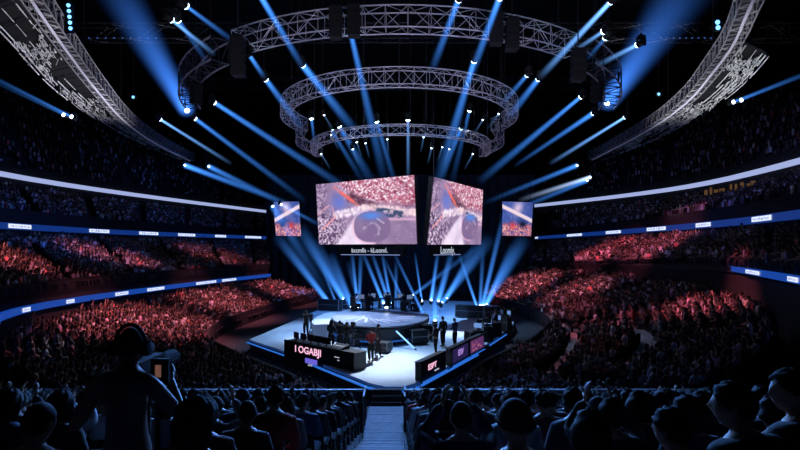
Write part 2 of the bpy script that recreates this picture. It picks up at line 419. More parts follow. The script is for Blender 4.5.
def build_crowd():
    V=[];Fq=[];C=[];off=0
    cp = np.array(crowd_pos); nP = len(cp)
    kind = np.where(cp[:,5]>=4, 2, np.where(rng.random(nP)<.1,1,0))
    for t in range(3):
        idx = np.nonzero(kind==t)[0]
        if not len(idx): continue
        tv, tf, tc = T[t]; m = len(idx); q = cp[idx]
        ca = np.cos(q[:,3]+rng.normal(0,.15,m)); sa = np.sin(q[:,3]+rng.normal(0,.15,m)); s = q[:,4]
        up = 1.0+(rng.random(m)<.15)*.22
        x = (tv[None,:,0]*ca[:,None]-tv[None,:,1]*sa[:,None])*s[:,None]+q[:,0:1]
        y = (tv[None,:,0]*sa[:,None]+tv[None,:,1]*ca[:,None])*s[:,None]+q[:,1:2]
        z = tv[None,:,2]*(s*up)[:,None]+q[:,2:3]
        V.append(np.stack([x,y,z],2).reshape(-1,3))
        base = np.zeros((m,4,3))
        val = rng.choice([.02,.05,.12,.3,.6,.75], m, p=[.25,.22,.2,.15,.1,.08])
        hue = np.stack([rng.uniform(.8,1.1,m), rng.uniform(.7,1.,m), rng.uniform(.8,1.2,m)],1)
        red = rng.random(m)<.1; hue[red] = (1.6,.35,.35)
        base[:,0] = np.clip(val[:,None]*hue,0,.85); base[:,1] = np.array([.42,.26,.2])*rng.uniform(.35,1.1,m)[:,None]
        base[:,2] = np.array([.03,.022,.02])*rng.uniform(.3,2.5,m)[:,None]; base[:,3] = np.array([.03,.03,.045])*rng.uniform(.4,2.,m)[:,None]
        C.append(base[:,tc,:].reshape(-1,3))
        F_ = np.array(tf); nv = len(tv)
        Fq.append((F_[None]+ (np.arange(m)*nv)[:,None,None]+off).reshape(-1,4)); off += m*nv
    V=np.concatenate(V);Fq=np.concatenate(Fq);C=np.concatenate(C)
    me = bpy.data.meshes.new('seated_crowd'); me.vertices.add(len(V)); me.vertices.foreach_set('co', V.astype(np.float32).ravel())
    me.loops.add(Fq.size); me.loops.foreach_set('vertex_index', Fq.astype(np.int32).ravel())
    me.polygons.add(len(Fq)); me.polygons.foreach_set('loop_start', np.arange(0,Fq.size,4,dtype=np.int32))
    me.update(calc_edges=True)
    a = me.attributes.new('Col','FLOAT_COLOR','POINT')
    a.data.foreach_set('color', np.c_[C,np.ones(len(C))].astype(np.float32).ravel())
    me.materials.append(vcol_mat('crowd_cloth'))
    o = link('seated_crowd', me)
    tag(o, 'dense seated crowd filling all the tiers around the stage', 'crowd', kind='stuff')
    # their seat backs
    n = nP; bx = np.array([(a_,b_,c_) for a_ in (-.23,.23) for b_ in (-.32,-.26) for c_ in (.12,.82)])
    ca=np.cos(cp[:,3]);sa=np.sin(cp[:,3])
    x=bx[None,:,0]*ca[:,None]-bx[None,:,1]*sa[:,None]+cp[:,0:1]; y=bx[None,:,0]*sa[:,None]+bx[None,:,1]*ca[:,None]+cp[:,1:2]; z=bx[None,:,2]+cp[:,2:3]
    Vs=np.stack([x,y,z],2).reshape(-1,3); bf=np.array([(0,1,3,2),(4,6,7,5),(0,4,5,1),(2,3,7,6),(0,2,6,4),(1,5,7,3)])
    Fs=(bf[None]+(np.arange(n)*8)[:,None,None]).reshape(-1,4)
    me=bpy.data.meshes.new('stadium_seating'); me.vertices.add(len(Vs)); me.vertices.foreach_set('co',Vs.astype(np.float32).ravel())
    me.loops.add(Fs.size); me.loops.foreach_set('vertex_index',Fs.astype(np.int32).ravel()); me.polygons.add(len(Fs)); me.polygons.foreach_set('loop_start',np.arange(0,Fs.size,4,dtype=np.int32)); me.update(calc_edges=True)
    me.materials.append(seatm); o=link('stadium_seating',me)
    tag(o,'dark rows of fixed stadium seats under the crowd on every tier','seating',kind='stuff')
build_crowd()

# ------------------------------------------------------------------ people
def skin_obj(chains, sub=1):
    """chains: list of (points, radii); points equal to an earlier one join there"""
    vs=[];rs=[];es=[];idx={}
    for pts, rad in chains:
        prev=None
        for p, r in zip(pts, rad):
            key=tuple(round(c,4) for c in p)
            if key not in idx: idx[key]=len(vs); vs.append(p); rs.append(r)
            i=idx[key]
            if prev is not None and i!=prev: es.append((prev,i))
            prev=i
    me=bpy.data.meshes.new('sk'); me.from_pydata(vs,es,[])
    o=bpy.data.objects.new('sk',me); COL.objects.link(o)
    sk=o.modifiers.new('s','SKIN'); sk.use_smooth_shade=True
    for d,r in zip(me.skin_vertices[0].data, rs): d.radius=(r,r) if not hasattr(r,'__len__') else r
    me.skin_vertices[0].data[0].use_root=True
    if sub: ss=o.modifiers.new('u','SUBSURF'); ss.levels=sub
    dg=bpy.context.evaluated_depsgraph_get(); out=bpy.data.meshes.new_from_object(o.evaluated_get(dg))
    bpy.data.objects.remove(o); bpy.data.meshes.remove(me); return out
def join_remesh(meshes, voxel, name, m):
    bm=bmesh.new()
    for x in meshes: bm.from_mesh(x)
    me=bpy.data.meshes.new(name); bm.to_mesh(me); bm.free()
    o=bpy.data.objects.new('rm',me); COL.objects.link(o)
    r=o.modifiers.new('r','REMESH'); r.mode='VOXEL'; r.voxel_size=voxel; r.use_smooth_shade=True
    s=o.modifiers.new('s','SMOOTH'); s.factor=.5; s.iterations=2
    dg=bpy.context.evaluated_depsgraph_get(); out=bpy.data.meshes.new_from_object(o.evaluated_get(dg))
    bpy.data.objects.remove(o); out.name=name; out.materials.clear(); out.materials.append(m); return out
def head_pt(th, ph, grow=0.):
    """th polar from crown, ph azimuth with the face at +y"""
    x=math.sin(th)*math.sin(ph); y=math.sin(th)*math.cos(ph); z=math.cos(th)
    px=x*(.077+grow); py=y*(.098+grow); pz=z*(.117+grow)
    if z<0:
        t=-z; px*=1-.33*t**1.5
        if y<0: py*=1-.35*t
        else: py*=1-.05*t
    f=max(0,y)
    nose=math.exp(-((x/.16)**2))*math.exp(-(((z+.12)/.17)**2))*f
    brow=math.exp(-(((z-.12)/.1)**2))*math.exp(-((x/.5)**2))*f
    sock=(math.exp(-(((x-.36)/.16)**2))+math.exp(-(((x+.36)/.16)**2)))*math.exp(-(((z-.0)/.1)**2))*f
    lips=math.exp(-(((z+.48)/.06)**2))*math.exp(-((x/.3)**2))*f
    chin=math.exp(-(((z+.85)/.14)**2))*math.exp(-((x/.4)**2))*f
    py+=.028*nose+.006*brow-.012*sock+.006*lips+.012*chin
    return Vector((px,py,pz))
def head_mesh(M):
    mb=MB(); nt,npz=22,32
    vs=[]
    for i in range(nt+1):
        for j in range(npz): vs.append(M@head_pt(PI*(i+.02)/(nt+.04), 2*PI*j/npz))
    mb.add(vs,[(i*npz+j,i*npz+(j+1)%npz,(i+1)*npz+(j+1)%npz,(i+1)*npz+j) for i in range(nt) for j in range(npz)]+[tuple(range(npz)),tuple(range((nt+1)*npz-1,nt*npz-1,-1))])
    for s in (-1,1):    # ears
        R=Matrix.Translation((s*.079,-.012,-.005))@Matrix.Rotation(s*.35,4,'Z')
        e=[];n1,n2=6,8
        for i in range(n1+1):
            for j in range(n2):
                a=PI*(i+.05)/(n1+.1);b=2*PI*j/n2
                e.append(M@(R@Vector((.012*math.sin(a)*math.cos(b),.021*math.sin(a)*math.sin(b),.033*math.cos(a)))))
        mb.add(e,[(i*n2+j,i*n2+(j+1)%n2,(i+1)*n2+(j+1)%n2,(i+1)*n2+j) for i in range(n1) for j in range(n2)]+[tuple(range(n2)),tuple(range((n1+1)*n2-1,n1*n2-1,-1))])
    bm=bmesh.new(); me=mb.mesh('h',skinm); bm.from_mesh(me); bmesh.ops.recalc_face_normals(bm,faces=bm.faces); bm.to_mesh(me); bm.free(); return me
def hair_mesh(style, M, m):
    mb=MB(); nt,npz=20,32; vs=[]; keep=set()
    g={'short':.012,'long':.02,'bun':.012,'cropped':.006,'cap':.016}[style]
    for i in range(nt+1):
        for j in range(npz):
            ph=2*PI*j/npz; back=(1-math.cos(ph))/2
            lim={'short':.98+1.15*back**.7,'cropped':.95+1.1*back**.7,'bun':.95+1.15*back**.7,'long':1.0+1.35*back**.5,'cap':1.25+.35*back}[style]
            th=lim*i/nt
            p=head_pt(max(th,.02),ph,g*(1 if i<nt else .3)+((.0035*math.sin(9*ph+3*i)+.005*math.sin(5*ph-i*.7)+.003*math.sin(17*ph+1.3*i))*(0 if style=='cropped' else 1) if style!='cap' else 0))
            if style=='long' and i>nt-7 and back>.25:
                k=(i-(nt-7))/7; p.z-=.15*k*min(1,(back-.25)*3); p.x*=1+.25*k; p.y-=.012*k
            vs.append(M@p)
    mb.add(vs,[(i*npz+j,(i+1)*npz+j,(i+1)*npz+(j+1)%npz,i*npz+(j+1)%npz) for i in range(nt) for j in range(npz)]+[tuple(range(npz))])
    if style=='bun':
        pr=[(.002,-.045),(.03,-.035),(.045,0),(.03,.035),(.002,.045)]
        v2=MB().lathe(pr,12)
        mb.add([M@(Vector(p)+Vector((0,-.1,.075))) for p in v2.v],v2.f)
    if style=='cap':
        rim=[M@head_pt(1.25+.35*((1-math.cos(2*PI*j/24))/2),2*PI*j/24,.02) for j in range(25)]
        mb.path(rim,.011,6)
        br=[]
        for j in range(9):
            a=(j-4)/4*.75; br.append((j,a))
        vsb=[M@(head_pt(1.3,a,.016)) for _,a in br]+[M@(head_pt(1.38,a,.016)+Vector((0,.075*math.cos(a*1.4),-.012))) for _,a in br]
        mb.add(vsb,[(j,j+1,9+j+1,9+j) for j in range(8)]+[(9+j,9+j+1,j+1,j) for j in range(8)])
    return mb.mesh('hair_'+style,m,True)
def hand_chains(wr, f, n, side, curl=.35, sc=1.0):
    """palm with four fingers and a side thumb; f along the hand, n out of the palm"""
    f=Vector(f).normalized(); n=Vector(n); n=(n-f*n.dot(f)).normalized(); s=f.cross(n)*side
    wr=Vector(wr); pm=wr+f*.05*sc; ch=[([wr,pm],[.026*sc,.034*sc])]
    for k,(o,l) in enumerate(((.031,.07),(.0105,.08),(-.0105,.075),(-.031,.058))):
        kn=wr+f*(.088-.004*abs(k-1))*sc+s*o*sc; p=[pm,kn]; d=f.copy(); q=kn
        for j in range(3):
            d=(d*math.cos(curl)+n*math.sin(curl)).normalized(); q=q+d*l*sc*(.44,.32,.24)[j]; p.append(q.copy())
        ch.append((p,[.02*sc,.0115*sc,.0098*sc,.009*sc,.0075*sc]))
    a=wr+f*.028*sc+s*.03*sc; b=a+(f*.55+s*.75+n*.2).normalized()*.038*sc; c=b+(f*.85+s*.35+n*.35).normalized()*.03*sc
    ch.append(([wr+f*.02*sc,a,b,c],[.022*sc,.016*sc,.012*sc,.0095*sc]))
    return ch
def hand_meshes(wr,f,n,side,curl=.35):
    return [skin_obj([c],1) for c in hand_chains(wr,f,n,side,curl)]
PROTO={}
def pose_sit(lean=.0, arms='lap'):
    P=dict(pel=(0,-.06,.47),sp=(0,-.09+lean*.3,.66),ch=(0,-.08+lean*.7,.86),nb=(0,-.05+lean,.99),nk=(0,-.03+lean*1.1,1.06),hd=(0,.01+lean*1.2,1.17))
    for s,k in ((-1,'L'),(1,'R')):
        P['sh'+k]=(s*.175,-.06+lean*.95,.965); P['hp'+k]=(s*.095,-.04,.45); P['kn'+k]=(s*.13,.38,.46); P['an'+k]=(s*.12,.36,.09); P['to'+k]=(s*.14,.55,.035)
        if arms=='lap': P['el'+k]=(s*.235,-.02+lean,.70); P['wr'+k]=(s*.1,.2+lean*.5,.6); P['hf'+k]=(-s*.4,.9,-.1); P['hn'+k]=(0,0,-1)
        if arms=='up':  P['el'+k]=(s*.25,.2,.98); P['wr'+k]=(s*.1,.28,1.2); P['hf'+k]=(-s*.2,.15,1); P['hn'+k]=(-s,.3,0)
        if arms=='cross': P['el'+k]=(s*.235,.02,.72); P['wr'+k]=(-s*.02,.16,.74+s*.03); P['hf'+k]=(-s,.2,.1); P['hn'+k]=(0,-1,0)
    return P
def pose_stand(arms='side', stride=.1):
    P=dict(pel=(0,0,.93),sp=(0,-.01,1.1),ch=(0,-.01,1.29),nb=(0,0,1.43),nk=(0,.01,1.5),hd=(0,.03,1.62))
    for s,k in ((-1,'L'),(1,'R')):
        P['sh'+k]=(s*.18,-.01,1.405); P['hp'+k]=(s*.095,0,.9); P['kn'+k]=(s*.11,.03+s*stride*.4,.5); P['an'+k]=(s*.12,s*stride-.02,.09); P['to'+k]=(s*.15,s*stride+.16,.035)
        if arms=='side': P['el'+k]=(s*.245,-.03,1.13); P['wr'+k]=(s*.25,.06,.88); P['hf'+k]=(0,.15,-1); P['hn'+k]=(-s,0,0)
        if arms=='front': P['el'+k]=(s*.25,.02,1.14); P['wr'+k]=(s*.13,.26,1.12); P['hf'+k]=(-s*.3,1,.1); P['hn'+k]=(-s*.3,0,-1)
        if arms=='camera': P['el'+k]=(s*.27,.1,1.22); P['wr'+k]=(s*.1,.27,1.5); P['hf'+k]=(-s*.2,.5,.8); P['hn'+k]=(-s,.2,0)
    return P
def make_proto(key, P, yaw=0., pitch=0., voxel=.0105):
    g=lambda k:Vector(P[k])
    Mh=Matrix.Translation(P['hd'])@Matrix.Rotation(yaw,4,'Z')@Matrix.Rotation(pitch,4,'X')
    core=[([g('pel'),g('sp'),g('ch'),g('nb'),g('nk'),g('nk')+(g('hd')-g('nk'))*.7],[.125,.115,.125,.085,.05,.05])]
    sh=[];tr=[]
    for k in 'LR':
        core.append(([g('nb'),g('sh'+k),g('el'+k),g('wr'+k)],[.085,.06,.043,.029]))
        core.append(([g('pel'),g('hp'+k),g('kn'+k),g('an'+k),g('to'+k)],[.125,.088,.058,.04,.034]))
        mid=g('el'+k).lerp(g('wr'+k),.95)
        sh.append(([g('nb'),g('sh'+k),g('el'+k),mid],[.098,.08,.064,.052]))
        tr.append(([g('pel'),g('hp'+k),g('kn'+k),g('an'+k)+Vector((0,0,.03))],[.13,.115,.082,.066]))
    bodyparts=[skin_obj(core,2),head_mesh(Mh)]
    for s,k in ((-1,'L'),(1,'R')): bodyparts+=hand_meshes(P['wr'+k],P['hf'+k],P['hn'+k],-s)
    body=join_remesh(bodyparts,voxel,'person_'+key,skinm)
    shirt=join_remesh([skin_obj([([g('pel'),g('sp'),g('ch'),g('nb'),g('nb')+(g('nk')-g('nb'))*.62],[.15,.14,.152,.125,.08])]+sh,2)],.014,'shirt_'+key,CLOTH['black'])
    trous=join_remesh([skin_obj([([g('pel')+Vector((0,0,.09)),g('pel')-Vector((0,0,.04))],[.15,.15])],2)]+[skin_obj([q],2) for q in tr],.014,'trousers_'+key,CLOTH['black'])
    shoes=[]
    for k in 'LR': shoes.append(skin_obj([([g('an'+k),g('an'+k)+(g('to'+k)-g('an'+k))*.1+Vector((0,-.02,-.04)),g('to'+k)],[.05,.052,.042])],2))
    sh_me=[join_remesh([x],.014,'shoe_'+key,CLOTH['charcoal']) for x in shoes]
    eyes=[]
    for s in (-1,1):
        e=MB().lathe([(.001,-.011),(.008,-.008),(.011,0),(.008,.008),(.001,.011)],10)
        c=head_pt(1.57,s*.36)+Vector((0,-.006,.0))
        e.v=[tuple(Mh@(Vector(p)+c)) for p in e.v]; eyes.append(e.mesh('eye_'+key,eyem,True))
    PROTO[key]=dict(body=body,shirt=shirt,trous=trous,shoes=sh_me,eyes=eyes,M=Mh,hair={})
def person(key, loc, rz, style, shirt, trousers, skin, hairm, label, group=None, sc=1., eyes=False, shoes=False, name='person', capm=None):
    pr=PROTO[key]
    o=link(name,pr['body']); o.location=loc; o.rotation_euler.z=rz; o.scale=(sc,)*3; setm(o,skin); tag(o,label,'person',group)
    c=link('shirt',pr['shirt'],o); setm(c,CLOTH[shirt])
    c=link('trousers',pr['trous'],o); setm(c,CLOTH[trousers])
    if style:
        if style not in pr['hair']: pr['hair'][style]=hair_mesh(style,pr['M'],hairb)
        c=link('cap' if style=='cap' else 'hair',pr['hair'][style],o); setm(c,hairm)
    if shoes:
        for x in pr['shoes']: link('shoe',x,o)
    if eyes:
        for x in pr['eyes']: link('eye',x,o)
    return o
make_proto('sit', pose_sit())
make_proto('sit_left', pose_sit(.03), yaw=.55)
make_proto('sit_right', pose_sit(.02,'cross'), yaw=-.6)
make_proto('sit_lean', pose_sit(.1), pitch=-.12)
make_proto('sit_up', pose_sit(.0,'up'), pitch=.1)
make_proto('sit_profile', pose_sit(.02), yaw=1.05)
make_proto('stand', pose_stand())
OPP=pose_stand('camera',.06)
OPP.update(elL=(-.47,.04,1.05),wrL=(-.38,.14,1.40),hfL=(.35,.3,.8),hnL=(.6,.4,-.4),elR=(.24,.2,1.14),wrR=(.03,.34,1.35),hfR=(-.3,.8,.4),hnR=(-1,0,0))
make_proto('operator', OPP, yaw=.25, pitch=.05)
make_proto('stand_work', pose_stand('front',.05), pitch=-.3)
make_proto('stand_camera', pose_stand('camera',.12))

# ------------------------------------------------------------------ camera block: stepped rows with chairs and people
ROWS=14; D0=2.75; PITCH=.86
def row_floor(d): return 5.36-.287*d
AX0,AX1=-1.08,.12
xr=11.5
for side in (-1,1):
    mb=MB()
    for i in range(-4,ROWS):
        d=D0+i*PITCH; z=row_floor(d); x0,x1=(-xr,AX0) if side<0 else (AX1,xr)
        mb.box(((x0+x1)/2,d+PITCH*.0+.1,z/2),(x1-x0,PITCH,z))
    struct(mb.obj('seating_block',conc))
mb=MB()
for i in range(-4,ROWS):     # aisle steps, two per row
    d=D0+i*PITCH
    for h in (0,1):
        dd=d-.33+.43*h+.1; z=row_floor(D0+i*PITCH)-.1235*h
        mb.box(((AX0+AX1)/2,dd,z/2),(AX1-AX0-.02,.43,z))
        if h==0: mb.box(((AX0+AX1)/2,dd+.195,z+.003),(AX1-AX0-.04,.04,.008),mi=1)
zlow=row_floor(D0+(ROWS-1)*PITCH)-.14
mb.box(((AX0+AX1)/2,15.8,zlow/2),(AX1-AX0-.02,3.0,zlow))
for k in range(3): mb.box(((AX0+AX1)/2,14.9+k*.8,zlow+.003),(AX1-AX0-.04,.05,.008),mi=1)
for k in range(5): mb.box(((AX0+AX1)/2,17.45+k*.3,(zlow-.2*(k+1))/2),(AX1-AX0-.02,.3,max(.02,zlow-.2*(k+1))))
struct(mb.obj('aisle_stairs',[stairm,nosing]))
yend=D0+(ROWS-1)*PITCH+.65
for side,nm in ((-1,'left'),(1,'right')):
    x0,x1=(-xr,AX0) if side<0 else (AX1,xr)
    zt=EYE-(391-HZ)/F*yend
    r=empty('guard_rail',((x0+x1)/2,yend,0),f'long dark guard rail with top tube in front of the {nm} seating block','railing')
    MB().box((0,.06,(zt-.35)/2),(x1-x0,.1,zt-.35)).obj('wall_panel',concd,r)
    MB().tube(((x0-x1)/2,0,zt),((x1-x0)/2,0,zt),.035,n=8).obj('top_rail',mat('rail_metal',(.25,.25,.27),.5),r)
    MB().box((0,0,zt*0+zt+.04),(x1-x0,.14,.025)).obj('rail_cap',mat('rail_cap_metal',(.035,.035,.04),.7),r)
    for k in range(9):
        x=(x0-x1)/2+.1+(x1-x0-.2)*k/8
        MB().tube((x,0,zt-.4),(x,0,zt),.025,n=6).obj('post',steel,r)
for side,x in (('left',AX0-.02),('right',AX1+.02)):
    r=empty('stair_rail',(x,yend+.3,zlow),f'short black stair gate post rail on the {side} of the aisle bottom','railing')
    for k in range(3): MB().tube((0,k*.55,0),(0,k*.55,1.05),.03,n=6).obj('post',steel,r)
    MB().tube((0,-.05,1.05),(0,1.15,1.05),.035,n=8).obj('top_rail',steel,r)

def make_chair():
    r=empty('stadium_chair',(0,0,0))
    MB().box((0,.02,.36),(.46,.44,.07)).obj('seat',seatm,r)
    b=MB(); n=7
    for k in range(n):
        x=-.23+.46*k/(n-1); y=-.27-.03*math.cos((k/(n-1)-.5)*PI)
    vs=[];
    for zz,ins in ((.38,0),(.6,0),(.78,.0),(.84,.03),(.86,.08)):
        for k in range(n):
            t=k/(n-1)-.5; vs.append((t*(.48-2*ins),-.26-.035*math.cos(t*PI)-.08*(zz-.4),zz))
    m2=len(vs); vs+= [(a,bq-.05,c) for a,bq,c in vs]
    fs=[]
    for r_ in range(4):
        for k in range(n-1):
            a=r_*n+k; fs.append((a,a+1,a+n+1,a+n)); fs.append((m2+a,m2+a+n,m2+a+n+1,m2+a+1))
        fs.append((r_*n,r_*n+n,m2+r_*n+n,m2+r_*n)); fs.append((r_*n+n-1,m2+r_*n+n-1,m2+r_*n+2*n-1,r_*n+2*n-1))
    fs+=[tuple([4*n+k,4*n+k+1,m2+4*n+k+1,m2+4*n+k]) for k in range(n-1)]
    b.add(vs,fs).obj('backrest',seatm,r,True)
    for s in (-1,1):
        l=MB().box((s*.25,-.05,.2),(.04,.34,.4)).obj('side_frame',seatm,r)
        MB().box((s*.25,-.02,.56),(.05,.34,.035)).box((s*.25,-.12,.48),(.03,.05,.16)).obj('armrest',seatm,r)
    return r
chair0=make_chair(); chair_used=[False]
ORD=['','first','second','third','fourth','fifth','sixth','seventh','eighth','ninth','tenth','eleventh','twelfth','thirteenth','fourteenth','fifteenth','sixteenth','seventeenth','eighteenth','nineteenth','twentieth','twenty-first','twenty-second']
SH=['black']*4+['charcoal']*4+['navy']*3+['denim']*3+['grey']*3+['maroon','white','white','red']
rr=random.Random(5)
occupied=[]
for i in range(ROWS):
    d=D0+i*PITCH; zf=row_floor(d); rowno=ROWS-i
    for side in (-1,1):
        k=0; x=(AX0-.32) if side<0 else (AX1+.32)
        while abs(x)<min(.83*d+.3,xr-.3):
            k+=1
            pop = 1 if i>3 else (.86 if i>0 else .75)
            # the broadcast operator stands in this gap
            if (i<=2 and -2.3<x<-1.45): x+=side*.56; continue
            if i==0 and (x>1.0 or k==1): x+=side*.56; continue      # the nearest figures are placed one by one below
            sname='left' if side<0 else 'right'
            if rr.random()<pop:
                key=rr.choices(['sit','sit_left','sit_right','sit_lean','sit_up'],[6,2.2,2.2,2.5,.7])[0]
                st=rr.choices(['short','long','bun','cropped','cap'],[5,3.2,1,2.5,1.2])[0]
                shc=rr.choice(SH); skn=rr.choice([skinm,skinm,skind]); hm=rr.choice([hairb,hairb,hairbr])
                if st=='cap': hm=CLOTH[rr.choice(['black','navy','charcoal'])]
                desc={'short':'short-haired','long':'long-haired','bun':'bun-haired','cropped':'crop-haired','cap':'cap-wearing'}[st]
                lab=f'{desc} person in {shc} top, {ORD[k]} seat {sname} of aisle, {ORD[rowno]} row behind rail'
                person(key,(x+rr.uniform(-.04,.04),d,zf),rr.uniform(-.1,.1)+x/(d+25)*.6,st,shc,rr.choice(['black','charcoal','denim']),skn,hm,lab,
                       'people seated in the near block',sc=rr.uniform(.96,1.07),shoes=k<=2)
            if chair_used[0]: c=copy_tree(chair0)
            else: c=chair0; chair_used[0]=True
            c.location=(x,d,zf); tag(c,f'black stadium chair, {ORD[k]} seat {sname} of aisle, {ORD[rowno]} row behind rail','chair','chairs in the near block')
            x+=side*.56
# nearest figures, one by one: u, v of the crown, distance, prototype
zn=lambda d:row_floor(d)
def near(u,v,d,key,st,shc,skn,hm,label,sc=None,rz=0.,stand=False):
    p=at(u,v,d); hgt=PROTO[key]['M'].translation.z+.117
    zf=zn(D0+round((d-D0)/PITCH)*PITCH); s=sc or (p.z-zf)/hgt
    c=copy_tree(chair0); c.location=(p.x,d,p.z-hgt*s); c.rotation_euler.z=0; c.scale=(s,)*3
    tag(c,'black stadium chair under the '+' '.join(label.split()[:10]).rstrip(','),'chair','chairs in the near block')
    return person(key,(p.x,d,p.z-hgt*s),rz,st,shc,'black',skn,hm,label,sc=s,eyes=True)
near(742,386,2.75,'sit_left','short','black',skinm,hairb,'dark-haired man with big head in black top turned left, bottom right corner',1.08,rz=.35)
near(797,372,2.95,'sit_profile','short','charcoal',skinm,hairb,'person in profile facing left at the far right edge of the photo',1.08,rz=.35)
near(676,412,2.75,'sit_left','short','grey',skinm,hairb,'man in grey top just left of the big-headed man at bottom right',1.0)
near(592,413,2.8,'sit','long','denim',skinm,hairb,'long-haired person in blue denim top at bottom, right of the capped person',1.02)
near(516,402,2.75,'sit','cap','charcoal',skinm,CLOTH['charcoal'],'person in dark knit cap in the nearest row, right of the aisle',1.05)
near(192,402,2.75,'sit_right','long','denim',skinm,hairb,'long-haired woman in denim top at the bottom, right of the camera operator',1.06)
near(38,404,2.9,'sit','cropped','navy',skinm,hairb,'crop-haired person in navy top at the bottom left corner',1.0)

# broadcast operator and camera
op_d=3.3; p=at(128,329,op_d); op_h=PROTO['operator']['M'].translation.z+.117
zf_op=row_floor(D0+PITCH); s=(p.z-zf_op)/op_h
op=person('operator',(p.x,op_d,zf_op),-.25,'cropped','black','black',skind,hairb,'camera operator in black with headset standing in silhouette, arms raised, bottom left',sc=s,shoes=True)
op['category']='person'
hd=PROTO['operator']['M']
mb=MB()
mb.path([hd@Vector((.1*math.cos(a)*1.0,-.01,.15*math.sin(a)-.005+.0)) for a in np.linspace(0,PI,13)],.012,6)
for sg in (-1,1): 
    v=MB().lathe([(.01,-.028),(.045,-.024),(.05,0),(.045,.024),(.01,.028)],12)
    R=Matrix.Translation((sg*.1,-.01,-.005))@Matrix.Rotation(PI/2,4,'Y'); mb.add([hd@(R@Vector(q)) for q in v.v],v.f)
mb.obj('headset',matte,op)
cm=empty('broadcast_camera',at(154,370,op_d+.3),'black broadcast camera with lens and flip-out monitor held by the silhouetted operator','camera')
MB().box((-.06,-.02,0),(.13,.36,.19)).box((-.06,-.05,.13),(.04,.2,.03)).obj('camera_body',matte,cm)
MB().tube((-.06,.16,0),(-.06,.42,0),.055,.07,n=14).obj('lens',matte,cm)
mo=MB().box((.115,-.14,.03),(.12,.03,.165)).obj('monitor',matte,cm)
MB().box((.105,-.157,.03),(.04,.004,.085)).obj('monitor_screen',mat('monitor_picture',(.02,.02,.02),.4,emit=(.45,.2,.14),estr=.3,),mo)
MB().tube((.03,-.1,-.03),(.09,-.14,-.03),.012).obj('monitor_arm',matte,cm)
mb=MB(); mb.tube((-.06,0,-.1),(-.06,0,-.75),.035,n=8); mb.tube((.075,-.1,-.05),(.075,-.1,-.6),.02,n=6); mb.obj('support_post',matte,cm)

# ------------------------------------------------------------------ stage
ST=[(-9.7,32.3),(-9.3,35),(-8.2,44),(-7.2,52),(0,57),(9,55),(9.9,46),(9,39.5),(6.6,33.6),(4.3,28.6),(1.6,23.6),(.7,21.9),(.1,21.35),(-.6,21.35),(-1.3,21.9),(-4.1,25.7)]
st=empty('stage',(0,38,0),'large pale blue-lit diamond stage with dark skirt in the arena centre','stage')
loc=[(x,y-38) for x,y in ST]
MB().prism(loc,0,.68).obj('skirt',skirtm,st)
MB().prism([(x*1.005,y*1.005) for x,y in loc],.68,.8).obj('deck',stagem,st)
def edge_strip(a,b,z,off,nm='led_strip',m=ledblue,r=.055):
    a=Vector((*a,z));b=Vector((*b,z)); MB().tube(a,b,r,n=6).obj(nm,m,st)
edge_strip((-9.85,32.2-38),(-4.25,25.55-38),.62,0,r=.04); edge_strip((-4.25,25.55-38),(-1.4,21.75-38),.62,0)
edge_strip((-1.4,21.75-38),(-.6,21.2-38),.62,0); edge_strip((-.6,21.2-38),(.15,21.2-38),.62,0); edge_strip((.15,21.2-38),(.8,21.8-38),.62,0)
edge_strip((.85,21.9-38),(4.45,28.5-38),.62,0,r=.055); edge_strip((5.6,31.2-38),(7.5,35.2-38),.62,0,r=.045)

ss=empty('stage_steps',(-.55,20.55,0),'short dark steps climbing to the near corner of the stage','steps')
for k in range(4): MB().box((0,-.1+.22*k-.2,.1+.1*k),(1.25,.24,.2+.2*k-.02)).box((0,-.2+.22*k-.2,.2+.2*k-.005),(1.25,.04,.02)).obj('step',mat('step_tread',(.12,.12,.13),.7),ss)
pl=empty('round_platform',(-1.35,35.2,.8),'round raised platform with light-streaked deck and dark skirt in the middle of the stage','platform')
MB().lathe([(.96,0),(1,1.0),(.985,1.1),(.9,1.12)],64,sx=3.4,sy=5.4).obj('platform_skirt',skirtm,pl)
MB().lathe([(.99,1.1),(.985,1.18),(.02,1.2)],64,sx=3.4,sy=5.4).obj('platform_deck',padm,pl)
mb=MB()
for k in range(40):
    a0=PI*.30+PI*.85*k/40; a1=PI*.30+PI*.85*(k+1)/40
    q=[(4.7*math.cos(a0),6.6*math.sin(a0)),(4.7*math.cos(a1),6.6*math.sin(a1)),(3.5*math.cos(a1),5.5*math.sin(a1)),(3.5*math.cos(a0),5.5*math.sin(a0))]
    mb.add([(x,y,z) for z in (.0,.95) for x,y in q],[(0,1,5,4),(1,2,6,5),(2,3,7,6),(3,0,4,7),(4,5,6,7),(3,2,1,0)])
mb.obj('raised_ring',padring,pl)
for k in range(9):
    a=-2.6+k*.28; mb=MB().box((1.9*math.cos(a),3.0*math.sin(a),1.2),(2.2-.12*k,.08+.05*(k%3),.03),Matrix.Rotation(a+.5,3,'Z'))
    mb.obj('beam_footprint',mat('footprint_glow',(.7,.75,.85),.4,emit=(.45,.55,.9),estr=.35),pl)  # glowing bars imitate the footprints of light beams on the deck
MB().path([(3.4*math.cos(a),5.4*math.sin(a),.3) for a in np.linspace(-PI*.98,-.02,40)],.05,5).obj('blue_edge_light',mat('dim_blue_led',(.01,.02,.05),.4,emit=(.02,.12,.5),estr=.7),pl)

def panel_matrix(bl,br): return frame(bl,Vector(br)-Vector(bl))
def panel(name,bl,br,h,label,cat,front,t=.35):
    bl=Vector(bl);br=Vector(br);L=(br-bl).length; o=empty(name,bl,label,cat); 
    o.rotation_euler.z=math.atan2((br-bl).y,(br-bl).x)
    return o,L
STZ=.8
